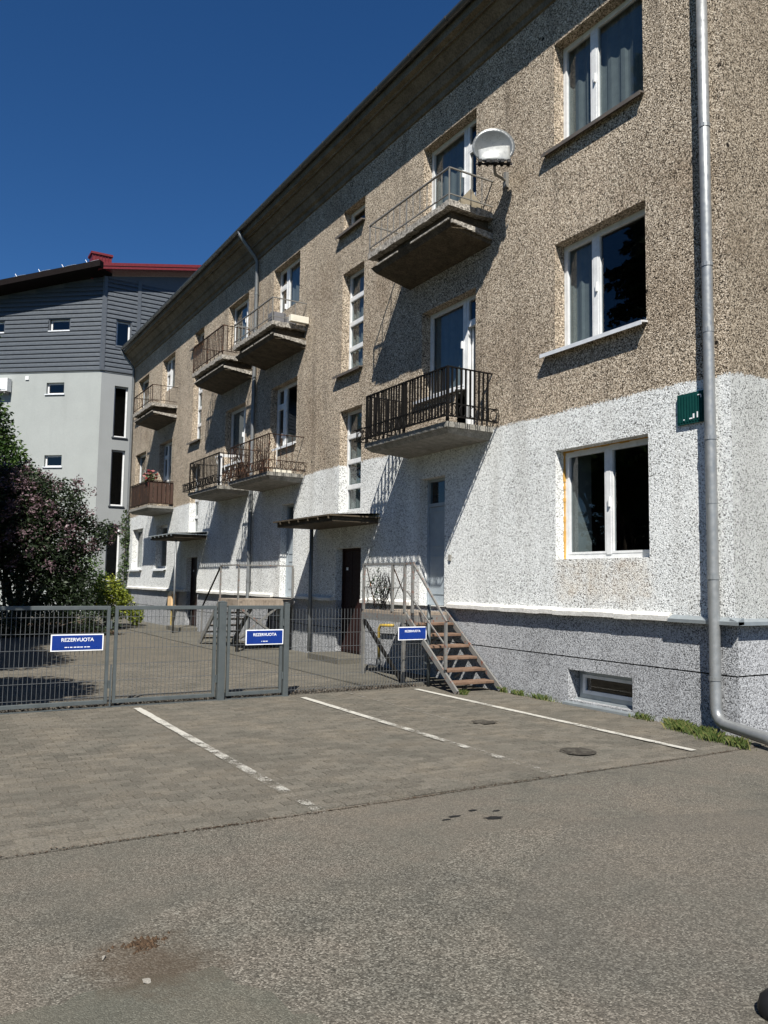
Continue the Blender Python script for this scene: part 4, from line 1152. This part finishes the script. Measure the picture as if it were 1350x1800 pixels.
grass('weeds', [(7.97, 9.4, .03, .2), (7.97, 8.9, .03, .25), (7.95, 7.05, .04, .15), (7.2, 9.72, .04, .05), (7.97, 9.75, .03, .1)], 700, .09, 'thin weeds along the joint of wall and paving')

# ------------------------------------------------------------------ stairs
def bars(t, name, mat, lst, w):
    for p, q in lst: MB().bar(p, q, w).build(name, mat, t)
S1 = thing('wooden_stairs', (7.55, 10.6, 0), 'rusty metal stairs with brown wooden treads up to the grey blue door', 'stairs', 'outside stairs')
zl = 1.155
for k in range(6):
    z = .165 * (k + 1); y = 9.93 + k * .215
    box('tread', 'tread', S1, 7.17, 7.93, y - .02, y + .235, z - .04, z, bevel=.006)
    MB().bar((7.5, y + .22, z - .15), (7.6, y + .225, z - .10), .03).build('bracket', 'grey_iron', S1)
for x, nm in ((7.13, 'stringer'), (7.955, 'stringer')):
    MB().bar((x, 9.78, .03), (x, 11.28, 1.16), .03, .085).build(nm, 'rail_pale', S1)
nb = 6
for k in range(nb):
    box('platform_board', 'platform', S1, 7.10 + .145 * k + .002, 7.10 + .145 * (k + 1) - .004, 11.2, 12.62, zl - .05, zl)
MB().box(7.09, 7.13, 11.2, 12.62, zl - .17, zl - .052).box(7.13, 7.95, 11.2, 11.24, zl - .17, zl - .052).box(7.13, 7.95, 12.58, 12.62, zl - .17, zl - .052).build('platform_frame', 'rail_pale', S1)
for y in (12.58, 11.24): MB().bar((7.11, y, 0), (7.11, y, zl - .17), .05).build('support_post', 'grey_iron', S1)
MB().bar((7.11, 12.55, zl - .18), (7.11, 11.3, .05), .05).build('brace', 'black_iron', S1)
bars(S1, 'rail_post', 'rail_pale', [((7.11, y, zl), (7.11, y, 1.94)) for y in (12.58, 11.60, 11.22, 10.98)] + [((7.11, 10.05, .35), (7.11, 10.05, 1.05))], .04)
MB().bar((7.11, 12.62, 1.95), (7.11, 10.94, 1.95), .035).bar((7.11, 12.6, 1.55), (7.11, 11.22, 1.55), .016).build('handrail', 'rail_pale', S1)
MB().bar((7.11, 10.96, 1.94), (7.11, 10.03, 1.06), .03).build('handrail', 'rail_pale', S1)
MB().bar((7.11, 11.15, 1.50), (7.11, 10.05, .70), .018).build('mid_rail', 'rail_pale', S1)
MB().bar((7.12, 11.6, 1.9), (7.12, 11.22, 1.4), .014).bar((7.12, 12.5, 1.9), (7.12, 12.2, 1.25), .012).build('rail_brace', 'brown_iron', S1)
# dry creeper tangled in the railing
t = thing('dry_creeper', (7.15, 12.3, 1.155), 'tangle of dry creeper in the railing of the near stairs', 'plant')
m = MB()
for k in range(34):
    y = 12.0 + random.uniform(-.25, .5); p = [Vector((7.15 + random.uniform(0, .12), y, 1.17))]
    for q in range(5): p.append(p[-1] + Vector((random.uniform(-.04, .04), random.uniform(-.13, .13), random.uniform(.06, .17))))
    m.tube(p, [.006] * 5 + [.002], 4)
m.build('twigs', 'black_iron', t)
leaves('dead_leaves', [(7.17, 12.2, 1.6, .08, .35, .35)], 150, .025, 'needle', t, .1)

S2 = thing('wooden_stairs', (7.2, 18.4, 0), 'pale railed stairs to the second grey door, seen above the small gate', 'stairs', 'outside stairs')
for k in range(9): box('platform_board', 'platform', S2, 6.60 + .153 * k + .002, 6.60 + .153 * (k + 1) - .004, 17.45, 18.75, 1.15, 1.20)
MB().box(6.60, 6.64, 17.45, 18.75, 1.03, 1.148).box(6.64, 7.96, 17.45, 17.49, 1.05, 1.148).build('platform_frame', 'platform', S2)
for k in range(6):
    z = 1.02 - .165 * k; y = 18.78 + .22 * k
    box('tread', 'platform', S2, 6.62, 7.5, y, y + .23, z - .04, z)
for x in (6.61, 7.49): MB().bar((x, 18.7, 1.1), (x, 20.1, .03), .04, .12).build('stringer', 'grey_iron', S2)
bars(S2, 'rail_post', 'rail_pale', [((6.62, y, 1.2), (6.62, y, 1.97)) for y in (17.5, 18.7)] + [((7.95, 17.48, 1.2), (7.95, 17.48, 1.97)), ((6.62, 20.0, .1), (6.62, 20.0, .95))], .035)
MB().bar((6.62, 17.46, 1.98), (6.62, 18.72, 1.98), .03).bar((6.62, 17.48, 1.98), (7.97, 17.48, 1.98), .03).build('handrail', 'rail_pale', S2)
MB().bar((6.62, 18.7, 1.97), (6.62, 20.0, .95), .03).build('handrail', 'black_iron', S2)
bars(S2, 'support_post', 'black_iron', [((x, y, 0), (x, y, 1.03)) for x in (6.63, 7.9) for y in (17.5, 18.7)], .06)
MB().bar((6.64, 17.52, 1.02), (7.6, 17.52, .35), .09, .05).bar((7.6, 17.52, 1.02), (6.64, 17.52, .3), .04, .04).build('brace', 'rail_pale', S2)

# gas pipe, cabinets
gpz = thing('gas_pipe', (7.9, 13.45, 0), 'yellow gas riser on the plinth beside the near stairs', 'pipe')
fix(MB().tube([(7.93, 13.42, .18), (7.93, 13.42, .75), (7.93, 13.35, .82), (7.93, 12.9, .84)], .028, 8).build('riser', 'yellow', gpz, smooth=True))
MB().box(7.90, 7.96, 13.39, 13.45, .50, .58).build('valve', 'oldpipe', gpz, bevel=.01)
MB().tube([(7.93, 13.42, .0), (7.93, 13.42, .18)], .05, 8).build('sleeve', 'oldpipe', gpz)
cb = thing('gas_cabinet', (7.9, 26.95, .55), 'small peach coloured meter cabinet left of the far entrance', 'cabinet')
MB().box(7.80, 7.96, 26.78, 27.2, .70, 1.12).add([(7.79, 26.76, 1.125), (7.96, 26.76, 1.125), (7.96, 27.22, 1.125), (7.79, 27.22, 1.125), (7.875, 26.76, 1.23), (7.875, 27.22, 1.23)], [(0, 1, 4), (2, 3, 5), (0, 4, 5, 3), (1, 2, 5, 4), (0, 3, 2, 1)]).build('body', 'peach', cb)
fix(MB().tube([(7.88, 26.98, 0), (7.88, 26.98, .7)], .025, 8).build('pipe', 'yellow', cb))

# ------------------------------------------------------------------ gate and fence
FY = 10.72; ZF = 1.29
vw = bpy.data.meshes.new('wire'); q = MB().box(-.0024, .0024, -.0024, .0024, 0, 1.0); vw.from_pydata(q.v, [], q.f); vw.materials.append(M['wire'])
def mesh_panel(t, x0, x1, z0, z1, y=FY, step=.052):
    n = max(2, int((x1 - x0) / step))
    for k in range(1, n):
        o = inst('wire', vw, t, (x0 + (x1 - x0) * k / n, y, z0)); o.scale = (1, 1, z1 - z0)
    zz = z0 + .04
    while zz < z1:
        MB().box(x0, x1, y - .0075, y - .0030, zz - .0022, zz + .0022).box(x0, x1, y + .0030, y + .0075, zz - .0022, zz + .0022).build('cross_wire', 'wire', t); zz += .20
def leaf(x0, x1, lab, name='gate_leaf', group=None, w=.05, cat='gate'):
    t = thing(name, ((x0 + x1) / 2, FY, 0), lab, cat, group)
    box('stile', 'fence', t, x0, x0 + w * .8, FY - .02, FY + .02, .06, ZF, bevel=.004); box('stile', 'fence', t, x1 - w * .8, x1, FY - .02, FY + .02, .06, ZF, bevel=.004)
    box('top_rail', 'fence', t, x0 + w * .8, x1 - w * .8, FY - .02, FY + .02, ZF - w, ZF, bevel=.004); box('bottom_rail', 'fence', t, x0 + w * .8, x1 - w * .8, FY - .02, FY + .02, .06, .06 + w, bevel=.004)
    mesh_panel(t, x0 + w * .8, x1 - w * .8, .06 + w, ZF - w)
    for z in (.3, 1.05): MB().tube([(x1 + .018, FY, z - .05), (x1 + .018, FY, z + .05)], .014, 8).build('hinge', 'fence', t)
    return t
def post(x, h, w, lab):
    t = thing('fence_post', (x, FY, 0), lab, 'post', 'square steel gate posts')
    box('shaft', 'fence', t, x - w / 2, x + w / 2, FY - w / 2, FY + w / 2, 0, h, bevel=.006)
    fix(MB().add([(x - w / 2 - .003, FY - w / 2 - .003, h + .001), (x + w / 2 + .003, FY - w / 2 - .003, h + .001), (x + w / 2 + .003, FY + w / 2 + .003, h + .001), (x - w / 2 - .003, FY + w / 2 + .003, h + .001), (x, FY, h + .018)], [(0, 1, 4), (1, 2, 4), (2, 3, 4), (3, 0, 4), (0, 3, 2, 1)]).build('cap', 'fence', t))
    box('base_plate', 'fence', t, x - w * .85, x + w * .85, FY - w * .85, FY + w * .85, .002, .014)
    return t
leaf(0.62, 2.345, 'left leaf of the grey mesh double gate with a blue sign', group='double gate leaves')
leaf(2.405, 3.755, 'right leaf of the grey mesh double gate, without a sign', group='double gate leaves')
leaf(3.915, 4.735, 'narrow grey mesh pedestrian gate with a blue sign', 'pedestrian_gate')
post(.54, 1.32, .09, 'square steel post at the left end of the double gate')
post(3.835, 1.34, .10, 'thick square steel post between double gate and small gate')
post(4.795, 1.32, .075, 'square steel post on the right of the small gate')
# drop bolt at the meeting stiles
tag(MB().bar((2.375, FY - .03, .02), (2.375, FY - .03, .55), .018).build('drop_bolt', 'fence'), 'steel drop bolt where the two gate leaves meet', 'bolt')
P = thing('mesh_fence', (6.0, FY, 0), 'see-through wire mesh fence panel between the small gate and the stairs', 'fence')
mesh_panel(P, 4.84, 7.22, .05, 1.24)
PO = thing('fence_post', (7.26, FY, 0), 'slim round topped grey fence post in front of the stairs', 'post')
fix(MB().tube([(7.255, FY, 0), (7.255, FY, 1.26)], .030, 12).build('shaft', 'fence', PO, smooth=True)); fix(MB().tube([(7.255, FY, 1.255), (7.255, FY, 1.285), (7.255, FY, 1.30)], [.034, .03, .012], 12).build('cap', 'fence', PO))
for z in (.38, 1.08): MB().box(7.20, 7.31, FY - .036, FY + .036, z - .015, z + .015).build('clamp', 'fence', PO)
L = thing('mesh_fence', (-1.2, FY, 0), 'wire mesh fence panel left of the double gate', 'fence'); mesh_panel(L, -2.4, .49, .05, 1.24, step=.10)
# flat strip along the threshold
tag(MB().box(.5, 4.8, FY - .03, FY + .03, .014, .024).build('gate_threshold', 'fence'), 'flat steel strip on the ground under the gates', 'threshold')

def sign(x0, x1, z0, z1, lab, size, sub):
    y = FY - .035; t = thing('parking_sign', ((x0 + x1) / 2, y, z0), lab, 'sign', 'blue reserved parking signs')
    box('plate', 'signwhite', t, x0, x1, y - .003, y, z0, z1)
    box('blue_field', 'blue', t, x0 + .014, x1 - .014, y - .0055, y - .0032, z0 + .014, z1 - .014)
    text_mesh('lettering', 'REZERVUOTA', size, 'signwhite', t, ((x0 + x1) / 2, y - .0066, z0 + (z1 - z0) * .66), (math.pi / 2, 0, 0))
    cx = (x0 + x1) / 2; k = cx - sub / 2
    while k < cx + sub / 2 - .02 and sub > 0:
        l = random.uniform(.010, .035); box('small_print', 'signwhite', t, k, k + l, y - .0066, y - .0058, z0 + .042, z0 + .052); k += l + random.uniform(.006, .016)
    for xx in (x0 + .05, x1 - .05): box('clip', 'fence', t, xx - .012, xx + .012, y + .001, y + .05, (z0 + z1) / 2 - .02, (z0 + z1) / 2 + .02)
sign(1.64, 2.265, .735, .942, 'blue reserved sign on the left leaf of the double gate', .062, .30)
sign(4.17, 4.735, .745, .955, 'blue reserved sign on the narrow pedestrian gate', .056, .10)
sign(6.66, 7.185, .75, .955, 'blue reserved sign on the fence panel before the stairs', .046, 0)

# black rounded rubber buffer just entering the frame at the lower right
m = MB(); m.tube([(3.00, 2.005, 0), (3.00, 2.005, .03), (3.00, 2.005, .07), (3.00, 2.005, .10), (3.00, 2.005, .112)], [.07, .08, .07, .04, .01], 18)
tag(fix(m.build('rubber_buffer', 'black', smooth=True)), 'black rounded rubber buffer at the lower right corner', 'buffer')

# ------------------------------------------------------------------ neighbouring building
K = Vector((7.36, 37.5, 0)); LD = Vector((-.772, .636, 0)); LN = Vector((-.636, -.772, 0))
N = thing('neighbour_building', (K.x, K.y, 0), 'pale stucco block with blue grey steel siding and red roof', 'building')
def L3(s, z, o=0.0): p = K + LD * s + LN * o; return (p.x, p.y, z)
def R3(x, z, o=0.0): return (K.x + x, K.y - o, z)
def face(fn, rect, holes, z0, z1, mat, name):
    m = MB(); s0, s1 = rect
    for a, b, c, d in wall_cells(s0, s1, z0, z1, holes):
        m.quad(fn(a, c), fn(b, c), fn(b, d), fn(a, d))
    for a, b, c, d in holes:
        if d < z0 or c > z1: continue
        i = -.22
        m.quad(fn(a, c), fn(a, d), fn(a, d, i), fn(a, c, i)).quad(fn(b, c), fn(b, d), fn(b, d, i), fn(b, c, i)).quad(fn(a, d), fn(b, d), fn(b, d, i), fn(a, d, i)).quad(fn(a, c), fn(b, c), fn(b, c, i), fn(a, c, i))
    return m.build(name, mat, N)
LH = [(1.68, 2.66, 12.93, 13.46), (1.80, 2.67, 9.97, 10.5), (1.75, 2.6, 6.62, 7.15), (4.95, 5.9, 12.93, 13.46), (5.0, 5.85, 6.62, 7.15)]
RH = [(.60, 1.21, 8.03, 10.39), (.58, 1.19, 4.89, 7.44), (.52, 1.11, 1.5, 4.03), (.58, 1.19, 12.24, 13.44)]
ZS = 11.05
face(L3, (0, 16), LH, 0, ZS, 'stucco', 'wall'); face(R3, (0, 14), RH, 0, ZS, 'stucco2', 'wall')
topL = lambda s: 15.45 - .148 * s
topR = lambda x: 15.45 + .20 * x
face(L3, (0, 16), LH, ZS, 13.46, 'siding_trim', 'wall'); face(R3, (0, 14), RH, ZS, 15.2, 'siding_trim', 'wall')
MB().quad(L3(0, 13.46), L3(16, 13.46), L3(16, 13.5), L3(0, 15.4)).build('wall', 'siding_trim', N)
MB().add([R3(0, 15.2), R3(14, 15.2), R3(14, 18.2), R3(0, 15.4)], [(0, 1, 2, 3)]).build('wall', 'siding_trim', N)
def lap(fn, a0, a1, z, h, holes, top, name='siding_board'):
    segs = [(a0, a1)]
    for (p, q, c, d) in holes:
        if c - .06 < z + h / 2 < d + .06:
            segs = [s for (u, v) in segs for s in ((u, min(v, p - .05)), (max(u, q + .05), v)) if s[1] - s[0] > .02]
    for (u, v) in segs:
        m = MB()
        if top:                                            # cut by the roof slope
            if top(u) < z + h and top(v) < z + h: continue
            while v > u and top(v) < z + h: v -= .1
            while u < v and top(u) < z + h: u += .1
        m.add([fn(u, z, .055), fn(v, z, .055), fn(v, z + h * .5, .04), fn(u, z + h * .5, .04), fn(u, z + h, .008), fn(v, z + h, .008), fn(u, z, .0), fn(v, z, .0)],
              [(0, 1, 2, 3), (3, 2, 5, 4), (6, 7, 1, 0)])
        m.build(name, 'siding', N)
z = ZS
while z < 15.3:
    lap(L3, .07, 15.5, z, .20, LH, topL); lap(R3, .07, 8.0, z, .20, RH, None); z += .205
MB().add([L3(.09, ZS - .03, .07), L3(0, ZS - .03, .085), R3(.09, ZS - .03, .07), L3(.09, 15.4, .07), L3(0, 15.4, .085), R3(.09, 15.4, .07)], [(0, 1, 4, 3), (1, 2, 5, 4)]).build('corner_trim', 'siding_trim', N)
MB().add([R3(1.45, ZS, .065), R3(1.62, ZS, .065), R3(1.62, 15.5, .065), R3(1.45, 15.5, .065)], [(0, 1, 2, 3)]).build('siding_trim', 'siding_trim', N)
MB().quad(L3(0, ZS - .03, .07), L3(15.5, ZS - .03, .07), L3(15.5, ZS + .01, .07), L3(0, ZS + .01, .07)).quad(R3(0, ZS - .03, .07), R3(9, ZS - .03, .07), R3(9, ZS + .01, .07), R3(0, ZS + .01, .07)).build('drip_trim', 'siding_trim', N)
def nwin(fn, h, vertical):
    a, b, c, d = h; i = -.13
    def bx3(m, u0, u1, z0, z1, i0, i1):
        m.add([fn(u0, z0, i0), fn(u1, z0, i0), fn(u1, z1, i0), fn(u0, z1, i0), fn(u0, z0, i1), fn(u1, z0, i1), fn(u1, z1, i1), fn(u0, z1, i1)], [(0, 1, 2, 3), (4, 7, 6, 5), (0, 4, 5, 1), (1, 5, 6, 2), (2, 6, 7, 3), (3, 7, 4, 0)])
    w = .07; m = MB()
    bx3(m, a, a + w, c, d, i, i - .06); bx3(m, b - w, b, c, d, i, i - .06); bx3(m, a + w, b - w, c, c + w, i, i - .06); bx3(m, a + w, b - w, d - w, d, i, i - .06)
    o = fix(m.build('window', 'pvc', N))
    MB().quad(fn(a + w, c + w, i - .03), fn(b - w, c + w, i - .03), fn(b - w, d - w, i - .03), fn(a + w, d - w, i - .03)).build('pane', 'glass', o)
    m = MB(); e = .25
    m.quad(fn(a - e, c - e, -1.5), fn(b + e, c - e, -1.5), fn(b + e, d + e, -1.5), fn(a - e, d + e, -1.5)).quad(fn(a - e, d + e, -.23), fn(b + e, d + e, -.23), fn(b + e, d + e, -1.5), fn(a - e, d + e, -1.5))
    m.quad(fn(a - e, c - e, -.23), fn(b + e, c - e, -.23), fn(b + e, c - e, -1.5), fn(a - e, c - e, -1.5)).quad(fn(a - e, c - e, -.23), fn(a - e, d + e, -.23), fn(a - e, d + e, -1.5), fn(a - e, c - e, -1.5)).quad(fn(b + e, c - e, -.23), fn(b + e, d + e, -.23), fn(b + e, d + e, -1.5), fn(b + e, c - e, -1.5))
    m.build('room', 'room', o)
    m = MB(); bx3(m, a - .05, b + .05, c - .05, c - .005, .06, -.13); fix(m.build('sill', 'white_sill' if not vertical else 'siding_trim', o))
for h in LH: nwin(L3, h, False)
for h in RH: nwin(R3, h, True)
# roof edges
m = MB()
for (off, z0, z1) in ((0.95, .05, .32),):
    m.add([L3(-.2, topL(-.2) + z0, off), L3(16, topL(16) + z0, off), L3(16, topL(16) + z1, off), L3(-.2, topL(-.2) + z1, off), L3(-.2, topL(-.2) - .0, -.2), L3(16, topL(16) - .0, -.2), L3(16, topL(16) + z1, -.2), L3(-.2, topL(-.2) + z1, -.2)],
          [(0, 1, 2, 3), (0, 4, 5, 1), (3, 2, 6, 7), (0, 3, 7, 4)])
rl = fix(m.build('roof_verge', 'darkroof', N))
m = MB(); off = .62
m.add([R3(-.45, topR(0) + .02, off), R3(14, topR(14) + .02, off), R3(14, topR(14) + .30, off), R3(-.45, topR(0) + .30, off), R3(-.45, topR(0), -.2), R3(14, topR(14), -.2), R3(14, topR(14) + .30, -.2), R3(-.45, topR(0) + .30, -.2)],
      [(0, 1, 2, 3), (0, 4, 5, 1), (3, 2, 6, 7), (0, 3, 7, 4)])
rr_ = fix(m.build('roof_edge', 'redroof', N))
MB().add([R3(-.45, topR(0) + .135, off + .012), R3(14, topR(14) + .135, off + .012), R3(14, topR(14) + .16, off + .012), R3(-.45, topR(0) + .16, off + .012)], [(0, 1, 2, 3)]).build('roof_seam', 'darkroof', rr_)
MB().add([L3(-.1, topL(0) + .25, .5), L3(16, topL(16) + .25, .5), (2, 60, 16.2), (22, 50, 19.0), R3(14, topR(14) + .25, .4), R3(-.3, topR(0) + .26, .4)], [(0, 1, 2, 3, 4, 5)]).build('roof', 'redroof', N)
ch = MB()
cx0, cy0 = K.x - .15, K.y + .7
ch.box(cx0 - .42, cx0 + .45, cy0 - .3, cy0 + .4, 15.3, 16.5)
ch = ch.build('chimney', 'redroof', N)
for k in range(7): box('chimney_seam', 'redroof', ch, cx0 - .42 + k * .14, cx0 - .40 + k * .14, cy0 - .325, cy0 - .301, 15.4, 16.49)
box('chimney_cap', 'redroof', ch, cx0 - .48, cx0 + .5, cy0 - .36, cy0 + .46, 16.501, 16.6)
m = MB(); s = .6
while s < 9:
    m.bar(L3(s, topL(s) + .32, .35), L3(s + .25, topL(s) + .72, .35), .022); s += 1.15
m.build('snow_guard_stand', 'signwhite', N)
MB().tube([L3(s_, topL(s_) + .62 + .03 * math.sin(s_ * 5), .35) for s_ in np.arange(.2, 9, .3)], .010, 5).build('lightning_wire', 'zinc', N)
# ground-level door reveal is hidden by bushes; air conditioner and vent on the wall
ac = thing('air_conditioner', L3(4.7, 10.05, .2), 'white air conditioner box on the stucco wall at the left edge', 'air conditioner')
def lb3(u0, u1, z0, z1, i0, i1):
    return MB().add([L3(u0, z0, i0), L3(u1, z0, i0), L3(u1, z1, i0), L3(u0, z1, i0), L3(u0, z0, i1), L3(u1, z0, i1), L3(u1, z1, i1), L3(u0, z1, i1)], [(0, 1, 2, 3), (4, 7, 6, 5), (0, 4, 5, 1), (1, 5, 6, 2), (2, 6, 7, 3), (3, 7, 4, 0)])
fix(lb3(4.38, 5.2, 10.08, 10.68, .38, .06).build('casing', 'pvc', ac))
fix(lb3(4.45, 5.0, 10.14, 10.60, .395, .381).build('grille', 'white_sill', ac)); fix(lb3(4.5, 4.55, 9.98, 10.079, .36, .0).build('bracket', 'grey_iron', ac)); fix(lb3(5.02, 5.07, 9.98, 10.079, .36, .0).build('bracket', 'grey_iron', ac))
fix(tag(lb3(3.55, 3.72, 10.65, 10.82, .05, 0).build('vent_cover', 'pvc'), 'tiny white vent cover under the siding of the pale building', 'vent'))
